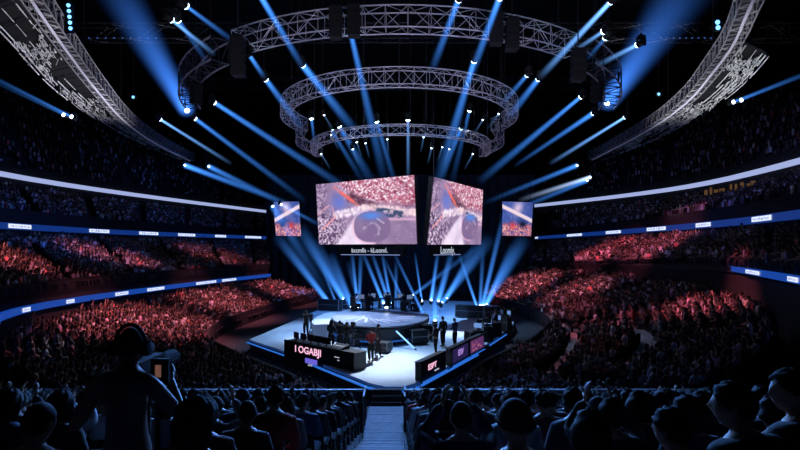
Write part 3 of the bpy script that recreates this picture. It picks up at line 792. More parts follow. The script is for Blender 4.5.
# left desk with the lettering
bl=Vector((-6.15,27.75,STZ-.05)); br=Vector((-2.25,24.45,STZ-.15))
bl=Vector((-6.35,27.4,.45)); br=Vector((-2.2,23.9,.45))
o,L=panel('control_desk',bl,br,1.,'long black control desk with pink lettering on the stage front left','desk',None)
MB().box((L/2,.03,.62),(L,.06,1.24)).obj('front_panel',black,o)
MB().box((L/2,.45,1.16),(L,.84,.06)).obj('desk_top',black,o)
for x in (.04,L-.04): MB().box((x,.45,.6),(.06,.8,1.1)).obj('side_panel',black,o)
fm=frame((L*.37,-.01,.86),(1,0,0))
text_mesh('I OGABJI',.5,pinkled,'lettering',o,fm,.006,.008,1.12)
MB().box((L*.42,-.008,.36),(.95,.012,.26)).obj('violet_label',violet,o)
mb=MB()
for k in range(6): mb.box((L*.38+.06*k+.03*(k%2),-.008,.14+.05*(k%2)),(.04,.01,.07))
mb.obj('small_white_mark',whiteled,o)
MB().box((L*.78,-.008,.86),(.34,.01,.035)).box((L*.8,-.008,.72),(.16,.01,.03)).obj('small_white_caption',whiteled,o)
DESK=o
DM=Matrix.Translation(bl)@Matrix.Rotation(o.rotation_euler.z,4,'Z')
def ondesk(x,y,z=1.19): return DM@Vector((x,y,z))
# three panels along the right edge
def right_panel(bl,br,h,label,kind):
    o,L=panel('advert_panel',bl,br,h,label,'panel',None)
    MB().box((L/2,.05,h/2),(L,.1,h)).obj('housing',black,o)
    MB().box((L/2,.2,h-.05),(L,.3,.04)).obj('desk_top',black,o)
    for x in (.05,L-.05): MB().box((x,.2,h/2-.04),(.05,.26,h-.1)).obj('support',black,o)
    MB().tube((0,-.06,.02),(L,-.06,.02),.03,n=6).obj('led_strip',ledblue,o)
    if kind=='a':
        text_mesh('ESPT',.36,pinkled,'lettering',o,frame((L*.42,-.01,h*.56),(1,0,0)),.005,.008,1.25)
        MB().box((L*.6,-.008,h*.28),(.5,.01,.05)).obj('caption_line',whiteled,o)
    if kind=='b':
        MB().box((L*.5,-.006,h*.52),(L*.9,.012,h*.7)).obj('violet_field',mat('violet_field',(.02,.01,.03),.4,emit=(.05,.03,.16),estr=.4),o)
        text_mesh('ESV',.42,mat('lilac_led',(.02,.01,.02),.4,emit=(.5,.3,.85),estr=.9),'lettering',o,frame((L*.5,-.02,h*.56),(1,0,0)),.005,.008,1.2)
    if kind=='c':
        MB().box((L*.5,-.006,h*.52),(L*.92,.012,h*.72)).obj('magenta_picture',magent,o)
        mb=MB()
        for k in range(14): mb.box((L*(.12+.76*random.random()),-.016,h*(.25+.5*random.random())),(.12+.15*random.random(),.01,.1))
        mb.obj('picture_blotches',mat('pink_blotch',(.02,.01,.02),.4,emit=(.6,.16,.3),estr=.6),o)
    return o
right_panel((.95,22.1,.72),(2.25,24.5,.72),.95,'black advert panel with pink ESPT lettering nearest the stage corner','a')
right_panel((2.6,25.1,.72),(3.75,27.3,.72),.95,'violet advert panel with pale ESV lettering, middle of the right row','b')
right_panel((3.85,27.5,.72),(4.95,29.5,.72),.95,'magenta picture panel, farthest of three along the right stage edge','c')
# gear on desks
def monitor(loc,rz,label,w=.55,h=.34,pic=None):
    o=empty('monitor',loc,label,'monitor',None,rz)
    MB().box((0,0,h/2+.12),(w,.04,h)).obj('screen_case',black,o)
    MB().box((0,.023,h/2+.12),(w-.05,.004,h-.05)).obj('screen',pic or mat('monitor_glow',(.02,.02,.03),.4,emit=(.2,.4,.9),estr=.7),o)
    MB().box((0,0,.07),(.05,.04,.14)).box((0,0,.01),(.22,.16,.02)).obj('foot',black,o)
for k in range(5):
    monitor(ondesk(.55+.62*k,.4),o.rotation_euler.z+.0 if False else DESK.rotation_euler.z+.1*(k-2),f'small black monitor, {ORD[k+1]} from left along the lettered control desk top')
def console(loc,rz,label):
    o=empty('mixing_console',loc,label,'console',None,rz)
    MB().add([(-.45,-.3,0),(.45,-.3,0),(.45,.3,0),(-.45,.3,0),(-.45,-.3,.06),(.45,-.3,.06),(.45,.3,.2),(-.45,.3,.2)],[(3,2,1,0),(4,5,6,7),(0,1,5,4),(2,3,7,6),(1,2,6,5),(3,0,4,7)]).obj('console_body',black,o)
    mb=MB()
    for i in range(9): mb.box((-.36+.09*i,-.05+.02*(i%3),.14),(.03,.05,.03))
    mb.obj('faders',whiteled,o)
console(ondesk(3.9,.45),DESK.rotation_euler.z,'dark mixing console at the right end of the lettered control desk')

def stage_cam(loc,rz,label,h=1.35):
    o=empty('studio_camera',loc,label,'camera',None,rz)
    MB().box((0,0,h),(.2,.5,.28)).box((0,-.16,h+.19),(.24,.1,.12)).obj('camera_body',black,o)
    MB().tube((0,.25,h),(0,.6,h),.09,.12,n=12).obj('lens',black,o)
    MB().tube((0,0,.6),(0,0,h-.14),.05,n=8).obj('column',steel,o)
    for k in range(3):
        a=2*PI*k/3; MB().tube((0,0,.75),(.45*math.cos(a),.45*math.sin(a),.02),.03,n=6).obj('leg',steel,o)
    MB().tube((.08,-.2,h-.05),(.22,-.6,h-.2),.015).obj('pan_handle',black,o)
crew=[ # u, v of the feet, facing, proto, hair, shirt, label
 (371,362,.6,'stand_work','short','red','performer in red jacket and dark trousers standing alone at the front of the stage'),
 (378,357,-1.2,'stand','short','charcoal','dark-clothed person just behind the performer in red, bending toward equipment'),
 (306,337,.3,'stand_camera','cropped','black','black-clothed camera operator standing on the pale left part of the stage'),
 (331,351,-.5,'stand_work','long','black','crew member in black at the left end behind the lettered desk'),
 (340,352,.4,'stand_work','short','charcoal','crew member in charcoal beside the tripod camera behind the lettered desk'),
 (347,354,.2,'stand_work','cap','black','capped crew member at the right end of the lettered desk'),
 (443,346,.5,'stand','short','charcoal','person in charcoal standing alone near the right side of the round platform'),
 (436,356,1.2,'stand_work','short','black','person in black bending between the first and second advert panels'),
 (455,348,.9,'stand_work','cropped','navy','person in navy leaning over the violet advert panel'),
 (479,344,1.,'stand_work','short','navy','crew member in navy just beyond the magenta picture panel'),
 (487,340,1.3,'stand','long','black','long-haired crew member in black among the gear on the right stage edge'),
 (496,336,.9,'stand_work','short','denim','crew member in blue denim among the gear on the right stage edge'),
 (505,331,1.1,'stand','cap','black','capped crew member at the far end of the right stage edge'),
]
for u,v,rz,key,st_,shc,lab in crew:
    d=F*(EYE-STZ)/(v-HZ); p=at(u,v,d)
    person(key,(p.x,p.y,STZ),rz,st_,shc,'black',skinm if shc!='black' else skind,hairb if st_!='cap' else CLOTH['black'],lab,sc=1.02,eyes=True,shoes=True)
for u,v,rz,lab in ((308,338,.2,'black tripod camera in front of the operator on the left of the stage'),(337,350,.5,'black tripod camera behind the lettered control desk'),
                (350,349,.0,'second tripod camera behind the right end of the lettered control desk'),(484,342,.9,'tripod camera among the crew on the right stage edge'),(510,330,.8,'tripod camera at the far end of the right stage edge')):
    d=F*(EYE-STZ)/(v-HZ); p=at(u+3,v,d); stage_cam((p.x,p.y,STZ),rz,lab)
# flight cases and gear round the platform
def flight_case(loc,rz,w,d,h,label):
    o=empty('flight_case',loc,label,'case',None,rz)
    MB().box((0,0,h/2+.08),(w,d,h)).obj('case_body',black,o)
    mb=MB()
    for a in (-1,1):
        for b in (-1,1): mb.box((a*w/2,b*d/2,h/2+.08),(.04,.04,h+.02))
    mb.box((0,-d/2-.005,h*.62),(w,.01,.03)); mb.obj('metal_edging',alud,o)
    for a in (-1,1):
        for b in (-1,1): MB().tube((a*w*.4-.03,b*d*.4,.045),(a*w*.4+.03,b*d*.4,.045),.045,n=10).obj('wheel',matte,o)
for k,(u,v,w,h,lab) in enumerate(((360,345,1.,.7,'black flight case just left of the performer in red'),(383,352,.8,.5,'low black flight case right of the performer in red'),
   (418,344,1.1,.8,'black flight case at the right foot of the round platform'),(428,340,.9,.9,'tall black flight case nearest the right platform beams'),
   (492,337,1.,.9,'black flight case among the right stage edge crew'),(500,331,1.1,1.1,'tall flight case toward the far right stage edge'),
   (473,346,.8,.8,'black flight case beside the magenta picture panel'),(470,318,2.4,1.,'wide black flight case under the right cluster of upward beams'),
   (490,318,1.6,.9,'black flight case right of the wide case behind the stage'),(330,311,2.2,1.,'wide flight case at the left rear of the stage'),(345,309,1.6,.8,'smaller flight case at the left rear of the stage'))):
    d=F*(EYE-STZ)/(v-HZ); p=at(u,v,d); flight_case((p.x,p.y,STZ),.4*(-1)**k,w,.7,h,lab)
for k,(u,v) in enumerate(((478,346),(488,341),(497,336),(507,330))):
    d=F*(EYE-STZ)/(v-HZ); p=at(u,v,d); monitor((p.x,p.y,STZ+.95),2.6+.1*k,f'small blue-glowing monitor among the right edge crew, {ORD[k+1]} from the advert panels')
    o=empty('equipment_rack',(p.x,p.y,STZ),f'black equipment rack under the {ORD[k+1]} blue monitor on the right stage edge','rack')
    MB().box((0,0,.48),(.6,.6,.94)).obj('rack_case',black,o)
    for q in range(3): MB().box((.31,-.1+.1*q,.3+.2*q),(.02,.2,.05)).obj('status_light',whiteled if q==1 else ledblue,o)
# platform: gaming stations / band gear
PZ=.8+1.2
def station(x,y,rz,label,seat_lab,shc):
    o=empty('player_desk',(x,y,PZ),label,'desk',None,rz)
    MB().box((0,0,.72),(1.5,.7,.05)).obj('desk_top',black,o)
    for s in (-1,1): MB().box((s*.68,0,.35),(.06,.6,.7)).obj('leg',steel,o)
    MB().box((0,.12,1.0),(.62,.04,.38)).box((0,.12,.78),(.06,.05,.1)).obj('screen_case',black,o)
    MB().box((0,.095,1.0),(.56,.01,.32)).obj('screen',mat('player_screen',(.02,.02,.03),.4,emit=(.3,.45,.9),estr=.35),o)
    R=Matrix.Rotation(rz,4,'Z'); q=R@Vector((0,-.62,0))
    person('sit_lean',(x+q.x,y+q.y,PZ),rz,'short',shc,'black',skinm,hairb,seat_lab,eyes=True,shoes=True)
    c=empty('gaming_chair',(x+q.x,y+q.y,PZ),'black chair holding the '+seat_lab.replace('player ','player '),'chair',None,rz)
    MB().box((0,0,.34),(.48,.48,.08)).obj('seat',black,c); MB().box((0,-.3,.72),(.46,.08,.72)).obj('backrest',black,c)
    MB().tube((0,0,0),(0,0,.3),.04,n=8).obj('pedestal',steel,c); MB().lathe([(.28,0),(.26,.04),(.05,.07)],5).obj('foot_star',steel,c)
for k,(x,y,rz,w1,shc) in enumerate(((-3.0,38.0,-.6,'leftmost','white'),(-2.2,39.0,-.2,'second from left','navy'),(-1.0,39.3,.1,'centre','red'),(.1,38.7,.35,'second from right','grey'),(.8,37.7,.7,'rightmost','black'))):
    station(x,y,rz,f'black player desk with lit screen on the platform, {w1} of five',f'player in {shc} seated on the platform, {w1} of five',shc)
def lightbar(p0,p1,label):
    o=empty('light_bar',p0,label,'light'); q=Vector(p1)-Vector(p0)
    MB().tube((0,0,0),q,.05,n=8).obj('glowing_tube',mat('tube_light',(.05,.05,.05),.3,emit=(.25,.55,1.),estr=1.4),o)
    MB().tube(q,q*1.06,.075,n=8).obj('end_cap',black,o); MB().tube(-q*.03,(0,0,0),.065,n=8).obj('socket',black,o)
lightbar(at(394,329,30.3),at(415,349,29.0),'long glowing blue light tube leaning down from the front of the round platform')

# rear drape
mb=MB(); n=160; xs=np.linspace(-19,19,n)
top=[];bot=[]
vs=[(x,71+.35*math.sin(i*1.1)+.012*x*x*0,0.02) for i,x in enumerate(xs)]+[(x,71+.35*math.sin(i*1.1),17) for i,x in enumerate(xs)]
mb.add(vs,[(i,i+1,n+i+1,n+i) for i in range(n-1)])
o=mb.obj('stage_curtain',drape,None,True); tag(o,'tall black pleated curtain hanging behind the stage','curtain')
mb=MB().path([(x,71,17.05) for x in (-19,0,19)],.12); mb.obj('curtain_pipe',steel,o)

# ------------------------------------------------------------------ screens
def painted(w_,h_,fn,corners,name,parent,m):
    s,t=np.meshgrid(np.linspace(0,1,w_),np.linspace(0,1,h_)); c=np.clip(fn(s,t),0,1)
    c=np.where(c<=.04045,c/12.92,((c+.055)/1.055)**2.4)
    bl,br,tr,tl=[np.array(q) for q in corners]
    P=(bl*(1-s[...,None])+br*s[...,None])*(1-t[...,None])+(tl*(1-s[...,None])+tr*s[...,None])*t[...,None]
    me=bpy.data.meshes.new(name); V=P.reshape(-1,3)
    i=np.arange((h_-1)*w_).reshape(h_-1,w_)[:,:-1].ravel(); Fq=np.stack([i,i+1,i+w_+1,i+w_],1)
    me.from_pydata(V.tolist(),[],Fq.tolist())
    a=me.attributes.new('Col','FLOAT_COLOR','POINT'); a.data.foreach_set('color',np.c_[c.reshape(-1,3),np.ones(w_*h_)].astype(np.float32).ravel())
    me.materials.append(m); return link(name,me,parent)
scrm=vcol_mat('screen_picture',1.0)
def vnoise(s,t,f,seed):
    g=np.random.default_rng(seed).random((int(f)+2,int(f*1.6)+2)); x=t*f; y=s*f*1.6
    i=np.floor(x).astype(int); j=np.floor(y).astype(int); a=x-i; b=y-j
    return g[i,j]*(1-a)*(1-b)+g[i+1,j]*a*(1-b)+g[i,j+1]*(1-a)*b+g[i+1,j+1]*a*b
def mixc(c,col,m): m=np.clip(m,0,1)[...,None]; return c*(1-m)+np.array(col)*m
def seg_d(s,t,a,b):
    ax,ay=a;bx,by=b; vx,vy=bx-ax,by-ay; k=np.clip(((s-ax)*vx+(t-ay)*vy)/(vx*vx+vy*vy),0,1)
    return np.hypot(s-ax-k*vx,(t-ay-k*vy)*.6)
def big_picture(s,t,seed=1,ax=.47,bx0=.17,bx1=.6,ov=(.58,.27,.19,.25)):
    n1=vnoise(s,t,9,seed); n2=vnoise(s,t,34,seed+1); n3=vnoise(s,t,46,seed+2); n4=vnoise(s,t,70,seed+7)
    c=np.stack([.5+.2*n1,.42+.16*n1,.56+.16*n1],-1)
    cw=np.clip((t-.57+.14*(s-.5)-.06*n1)*9,0,1)*np.clip((s-.2-.25*(.95-t))*9,0,1)
    p=n3*n4
    crowd=np.stack([.5+.9*p+.12*n2,.22+1.35*p,.32+1.3*p],-1)
    low=np.clip((.74-t)*6,0,1)[...,None]*np.clip((s-.55)*5,0,1)[...,None]
    crowd=crowd*(1-.35*low)+np.array([.62,.2,.24])*.35*low
    c=c*(1-cw[...,None])+crowd*cw[...,None]
    lw=np.clip((.53-t)*7,0,1)*np.clip((.44-s-.1*t)*7,0,1)+np.clip((.17-s)*10,0,1)*.7
    c=mixc(c,(.33,.25,.38),lw*.8*(n2<.52)); c=mixc(c,(.85,.76,.86),lw*(n3>.6)*.75)
    c=mixc(c,(.36,.45,.82),np.exp(-((s-.25)/.09)**2-((t-.68)/.15)**2)*.8)
    c=mixc(c,(.34,.2,.28),np.clip((.07-seg_d(s,t,(.38,.74),(.6,.57)))*25,0,1)*.75*(.5+n2))
    c=mixc(c,(.9,.5,.5),np.clip((.024-seg_d(s,t,(.2,.93),(.46,.6)))*60,0,1)*.55)
    c=mixc(c,(.95,.42,.4),np.clip((.024-seg_d(s,t,(.28,.83),(.4,.68)))*60,0,1)*.9)
    c=mixc(c,(.98,.9,.96),np.clip((.04-seg_d(s,t,(.22,.48),(.54,.56))+.02*n2)*40,0,1)*(.35+.8*n2))
    c=mixc(c,(1.,.86,.88),np.clip((.035-seg_d(s,t,(.52,.57),(1.,.46))+.02*n2)*45,0,1)*(.35+.8*n2))
    c=mixc(c,(.25,.3,.42),np.clip((.035-seg_d(s,t,(.66,.5),(.86,.43))+.02*n2)*50,0,1)*(n2>.35))
    c=mixc(c,(.9,.7,.82),np.clip((.02-seg_d(s,t,(.72,.38),(1.,.36)))*70,0,1)*.7)
    k=np.clip((.52-t)/.52,0,1); le=ax*(1-k**.8)+bx0*k**.8; re=ax+.04+(bx1-ax)*(.25*k+.75*k**2.6)
    c=mixc(c,(.95,.88,.97),np.clip((s-le)*18,0,1)*np.clip((re-s)*18,0,1)*(t<.53)*(.7+.4*n1))
    ox,oy,rx,ry=ov; e=np.abs((s-ox)/rx)**2.4+np.abs((t-oy)/ry)**2.4
    c=mixc(c,(.5,.41,.57),np.clip((1-e)*6,0,1)*(.85+.2*n1)); c=mixc(c,(.95,.72,.82),np.exp(-((e-1.08)/.11)**2)*(s<ox+.03)*.75)
    c=mixc(c,(.32,.55,.92),np.exp(-((s-ox+.0)/.11)**2-((t-oy-.17)/.06)**2)*.9)
    r=np.hypot((s-ox-.0)/.075,(t-oy+.05)/.11); c=mixc(c,(.88,.82,.93),np.exp(-((r-1)/.2)**2)*np.clip(n2*2-.7,0,1)*(s+t>ox+oy-.12)*.6)
    c=mixc(c,(.88,.82,.93),np.clip((.012-seg_d(s,t,(ox+.06,oy+.12),(ox+.12,oy+.05)))*90,0,1)*.7)
    rl=np.clip((s-.76)*8,0,1)*np.clip((.36-t)*8,0,1); c=mixc(c,(.54,.45,.6),rl*.8); c=mixc(c,(.92,.75,.75),rl*(n3>.8)*.45)
    c=mixc(c,(.9,.65,.72),np.clip((.012-seg_d(s,t,(0,.5),(.14,.64)))*90,0,1)); c=mixc(c,(.9,.65,.72),np.clip((.01-seg_d(s,t,(.17,.62),(.2,.45)))*90,0,1)); c=mixc(c,(.95,.62,.65),np.clip((.014-seg_d(s,t,(.05,.25),(.2,.44)))*90,0,1))
    return np.clip(c*1.04,0,1)
def screen(name,corn,fn,res,label,depth=.4):
    bl,br,tr,tl=[Vector(c) for c in corn]; c=(bl+br+tr+tl)/4; n=(br-bl).cross(tl-bl).normalized()
    o=empty(name,c,label,'screen')
    k=[q-c for q in (bl,br,tr,tl)]; ex=1.012
    mb=MB().add([q*ex-n*.05 for q in k]+[q*ex-n*depth for q in k],[(0,1,2,3),(7,6,5,4),(0,4,5,1),(1,5,6,2),(2,6,7,3),(3,7,4,0)])
    mb.obj('screen_frame',black,o)
    painted(*res,fn,k,'picture',o,scrm)
    for q in (k[2],k[3]):
        a=q*.9-n*.25; MB().tube(a,a+Vector((0,0,37.9-(c+a).z)),.03,n=5).obj('hanging_cable',steel,o)
    return o,n
A=[at(319,244.5,41.4),at(417,244,36),at(414,175,36),at(316,184.5,41.4)]
main,nm=screen('hanging_screen',A,lambda s,t:big_picture(s,t,1),(200,122),'largest hanging video screen, left face of the centre pair showing pink arena')
B=[at(427.5,244.5,36.6),at(481,244.5,45.6),at(483,190,45.6),at(434,177,36.6)]
sec,_=screen('hanging_screen',B,lambda s,t:big_picture(s,t,21,.55,.18,.62,(.74,.3,.18,.22)),(150,122),'narrower hanging video screen, right face of the centre pair')
def cam_picture(s,t,seed,flip):
    if flip: s=1-s
    n=vnoise(s,t,14,seed); n2=vnoise(s,t,30,seed+1)
    c=np.stack([.2+.15*n,.28+.15*n,.55+.2*n],-1)
    c=mixc(c,(.92,.8,.9),np.exp(-((s-.5-.2*(t-.8))/.16)**2-((t-.82)/.2)**2)*.9)
    c=mixc(c,(.95,.85,.9),np.clip((.05-seg_d(s,t,(0,.86),(1.,.45)))*40,0,1))
    c=mixc(c,(.75,.42,.48),np.clip((.42-t)*9,0,1)*(n2>.35)); c=mixc(c,(.95,.72,.7),np.clip((.36-t)*9,0,1)*(n2>.66))
    c=mixc(c,(.08,.08,.2),np.exp(-((s-.68)/.12)**2-((t-.34)/.1)**2)); c=mixc(c,(.85,.2,.25),np.exp(-((s-.35)/.1)**2-((t-.3)/.12)**2)*.7)
    return c
Lc=[at(276,235.5,62),at(301,236,60),at(299,201.5,60),at(273,202,62)]
Ls,_=screen('hanging_screen',Lc,lambda s,t:cam_picture(s,t,41,True),(60,80),'small side video screen hanging left of the centre pair',.3)
Rc=[at(502.5,235.5,60),at(531,236,62),at(533,202.5,62),at(502.5,201.5,60)]
Rs,_=screen('hanging_screen',Rc,lambda s,t:cam_picture(s,t,51,False),(60,80),'small side video screen hanging right of the centre pair',.3)
# caption boards under the centre pair
def caption(c0,c1,d0,d1,v,txt,label,size):
    a=at(c0,v,d0); b=at(c1,v,d1); M=frame((a+b)/2,b-a)
    L=(b-a).length; o=empty('caption_board',(a+b)/2,label,'LED board')
    R=M.to_3x3(); Z=Vector((a+b)/2)
    MB().box((0,0,0),(L*1.12,.8,.25),R).obj('housing',matte,o)
    Ml=M.copy(); Ml.translation=R@Vector((0,0,.14))
    t=text_mesh(txt,size,whiteled,'lettering',o,Ml,.004,.004,1.); 
    w_=max(v_.co.length for v_ in t.data.vertices)*2; k=L/w_
    MB().box(R@Vector((0,-.33,.14)),(L,.05,.02),R).obj('underline',mat('underline_led',(.01,.01,.02),.4,emit=(.35,.45,.9),estr=.7),o)
    for s in (-.4,.4):
        q=R@Vector((L*s,.3,0)); MB().tube(q,q+Vector((0,0,.75)),.03,n=5).obj('hanger',steel,o)
caption(342,401,40.2,36.8,250.5,'bccmfis - kLooml.','long dark caption board with white lettering under the largest screen',.5)
caption(432,459,37.4,41.5,250.5,'Loomly.','short dark caption board with white lettering under the narrower screen',.8)

# ------------------------------------------------------------------ trusses
def truss(name,pts,w_,h_,r,label,bay=.9,mats=(alu,alu),cat='truss',hang=()):
    P=[Vector(p) for p in pts]; L=sum((b-a).length for a,b in zip(P[:-1],P[1:])); n=max(3,int(L/bay)+1)
    Q=[Vector(q) for q in resample(P,n)]
    o=empty(name,Q[n//2],label,cat); org=Q[n//2]
    X=[]
    for i in range(n):
        t=(Q[min(i+1,n-1)]-Q[max(i-1,0)]).normalized(); x=t.cross(Vector((0,0,1)))
        x=x.normalized() if x.length>1e-3 else Vector((1,0,0)); X.append((x,x.cross(t).normalized()))
    ch=[[Q[i]+X[i][0]*a*w_/2+X[i][1]*b*h_/2-org for i in range(n)] for a,b in ((-1,-1),(1,-1),(1,1),(-1,1))]
    for c in ch: MB().path(c,r,6).obj('chord',mats[0],o)
    for k in range(4):
        mb=MB(); a=ch[k]; b=ch[(k+1)%4]
        for i in range(n):
            mb.tube(a[i],b[i],r*.55,n=4)
            if i<n-1: mb.tube(a[i] if i%2==0 else b[i], b[i+1] if i%2==0 else a[i+1], r*.55,n=4)
        mb.obj('lacing',mats[1],o)
    for i in hang:
        q=Q[int(i*(n-1))]-org; MB().tube(q,q+Vector((0,0,37.95-(q+org).z)),.035,n=5).obj('hanging_cable',steel,o)
    return o
def arc(cx,cy,R,z,a0,a1,n=60): return [(cx+R*math.sin(a),cy-R*math.cos(a),z) for a in np.linspace(a0,a1,n)]
RC=(0.,38.)
# inner ring: front arc, sides dropping back to the small rear arc
h1=EYE+10.1
front=arc(-.05,38,8.45,h1,-1.95,1.95,80)
truss('ring_truss',front,.7,1.0,.034,'inner bright ring truss hanging above the centre screens',.85,hang=(.05,.25,.5,.75,.95))
rear=arc(0.05,38,6.5,EYE+7.45,-1.75,1.75,60)
truss('ring_truss',rear,.5,.6,.026,'smaller lower ring truss hanging inside the inner ring',.8,hang=(.1,.4,.6,.9))
for s,nm in ((-1,'left'),(1,'right')):
    a=Vector(front[0 if s<0 else -1]); b=Vector(rear[4 if s<0 else -5]); m=(a+b)/2+Vector((s*1.0,0,-.3))
    truss('truss_link',smooth_pts([a,m,b],2),.5,.7,.03,f'short curved truss joining the two inner rings on the {nm}',.7,hang=(.5,))
outer=[(-.57,.64,'front'),(-1.9,-.98,'left'),(1.0,1.75,'right')]
truss('outer_truss',arc(0,38,14.7,EYE+10.65,-.61,.66,70),.8,1.0,.034,'long outer arc truss hanging across the top of the picture',1.0,hang=(.05,.35,.65,.95))
truss('outer_truss',arc(0,38,14.9,EYE+10.5,-1.4,-.70,26),1.,1.2,.055,'left end piece of the outer arc truss, dark with fixtures',1.0,mats=(alud,steel),hang=(.1,.9))
truss('outer_truss',arc(0,38,14.9,EYE+10.5,.74,1.42,26),1.,1.2,.055,'right end piece of the outer arc truss, dark with fixtures',1.0,mats=(alud,steel),hang=(.1,.9))
# line array speakers hanging before the outer truss
def line_array(loc,rz,n,label,w_=.56,step=.34):
    o=empty('line_array_speaker',loc,label,'speaker',None,rz)
    for k in range(n):
        a=.05*k; MB().add([(-w_/2,-.3,-.16),(w_/2,-.3,-.16),(w_/2*.9,.3,-.12),(-w_/2*.9,.3,-.12),(-w_/2,-.3,.16),(w_/2,-.3,.16),(w_/2*.9,.3,.12),(-w_/2*.9,.3,.12)],
           [(3,2,1,0),(4,5,6,7),(0,1,5,4),(2,3,7,6),(1,2,6,5),(3,0,4,7)]).obj('cabinet',matte,o).location=(0,.02*k*k*.3,-step*k)
    MB().box((0,0,.22),(w_*.8,.5,.06)).obj('flying_frame',steel,o)
    MB().tube((0,0,.22),(0,0,37.9-loc[2]),.03,n=5).obj('hanging_cable',steel,o)
for u,v,lab,nn in ((336,12,'black speaker array, left of the pair hanging before the outer truss left half',4),(354,10,'black speaker array, right of the pair hanging before the outer truss left half',4),
              (496,18,'black speaker array, left of the pair hanging before the outer truss right half',4),(512,24,'black speaker array, right of the pair hanging before the outer truss right half',4),
              (238,42,'black speaker array hanging between the outer truss and its left end piece',5),(578,55,'black speaker array hanging between the outer truss and its right end piece',4),
              (196,84,'black speaker array on the left end piece of the outer truss',4),(597,82,'black speaker array on the right end piece of the outer truss',4)):
    line_array(at(u,v,22.3 if v<60 else 30),0 if v<60 else .8,nn,lab)

# roof catwalks
def catwalk(inner,outer,label,seed,i0=0.):
    rr=random.Random(seed)
    I=resample(smooth_pts(inner,2),60); O=resample(smooth_pts(outer,2),60)
    o=truss('roof_catwalk',[tuple(p) for p in I],1.1,1.1,.05,label,.8,mats=(alud,alud),cat='catwalk',hang=(.05,.3,.55,.8,.97))
    org=o.location
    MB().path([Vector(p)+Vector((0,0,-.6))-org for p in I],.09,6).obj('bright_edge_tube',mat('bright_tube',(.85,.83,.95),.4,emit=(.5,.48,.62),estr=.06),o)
    mb=MB()
    for i in range(59): 
        a=[Vector(I[i]),Vector(I[i+1])]; dirn=[(Vector(O[min(j,59)])-Vector(I[min(j,59)])).normalized() for j in (i,i+1)]
        mb.add([a[0]-dirn[0]*.5-org,a[1]-dirn[1]*.5-org,a[1]+dirn[1]*.45-org,a[0]+dirn[0]*.45-org],[(0,1,2,3)])
    mb.obj('walkway_floor',mat('walkway_grate',(.035,.033,.04),.6,noise=.5,nscale=2),o)
    white=mat('lit_lattice',(.75,.76,.78),.5,noise=.35,nscale=1.3)
    def pt(t,k):   # t along 0..1, k across
        f=t*59; i=min(int(f),58); a=f-i
        p=Vector(I[i]).lerp(Vector(I[i+1]),a); q=Vector(O[i]).lerp(Vector(O[i+1]),a)
        return p.lerp(q,k)-org
    # longitudinal pipes, broken into runs
    for k in np.linspace(.3,1.,9):
        t=i0
        while t<.99:
            ln=rr.uniform(.03,.11)
            if rr.random()<(.85 if k>.9 else .4):
                MB().path([pt(min(1,t+ln*j/5),k)+Vector((0,0,.12*math.sin(7*t+3*k))) for j in range(6)],rr.uniform(.025,.06),5).obj('lattice_pipe',white,o)
            t+=ln+rr.uniform(.004,.03)
    bins={}
    for _ in range(1100):
        t=rr.uniform(i0,.99); k=rr.uniform(.3,.95)
        blot=math.sin(t*23+seed)+math.sin(t*9+k*5)
        if blot<-.15: continue
        a=pt(t,k); b=pt(min(1,t+rr.uniform(.004,.022)),k+rr.choice((rr.uniform(-.02,.03),rr.uniform(-.02,.03),rr.uniform(.05,.15)))); bins.setdefault(int(t*24),MB()).tube(a,b,rr.uniform(.02,.05),n=4)
    for q in bins.values(): q.obj('lattice_panel',white,o)
    mb=MB()
    for t in np.linspace(i0,1,26): mb.tube(pt(t,0),pt(t,1.),.05,n=4)
    mb.obj('cross_beam',steel,o)
    mb=MB()
    for i in range(0,59):
        a=pt(i/59,.32)+Vector((0,0,.25)); b=pt((i+1)/59,.32)+Vector((0,0,.25)); c=pt((i+1)/59,.98)+Vector((0,0,.25)); d=pt(i/59,.98)+Vector((0,0,.25))
        if i/59>=i0: mb.add([a,b,c,d],[(0,1,2,3)])
    mb.obj('dark_deck',matte,o)
HC=14.
def cw(l): return [at(u,v,F*HC/(HZ-v)) for u,v in l]
catwalk(cw([(8,-48),(38,0),(65,40),(92,78),(125,118),(158,141),(190,157)]),cw([(-62,-25),(-8,22),(20,52),(50,86),(100,124),(146,147),(181,160)]),
        'curved steel roof catwalk with pale lattice sweeping down the upper left',3)
catwalk(cw([(772,-50),(748,0),(735,35),(715,62),(690,95),(650,125),(592,156)]),cw([(830,-20),(800,14),(778,44),(748,80),(716,106),(660,140),(603,160)]),
        'curved steel roof catwalk with pale lattice sweeping down the upper right',8,.2)

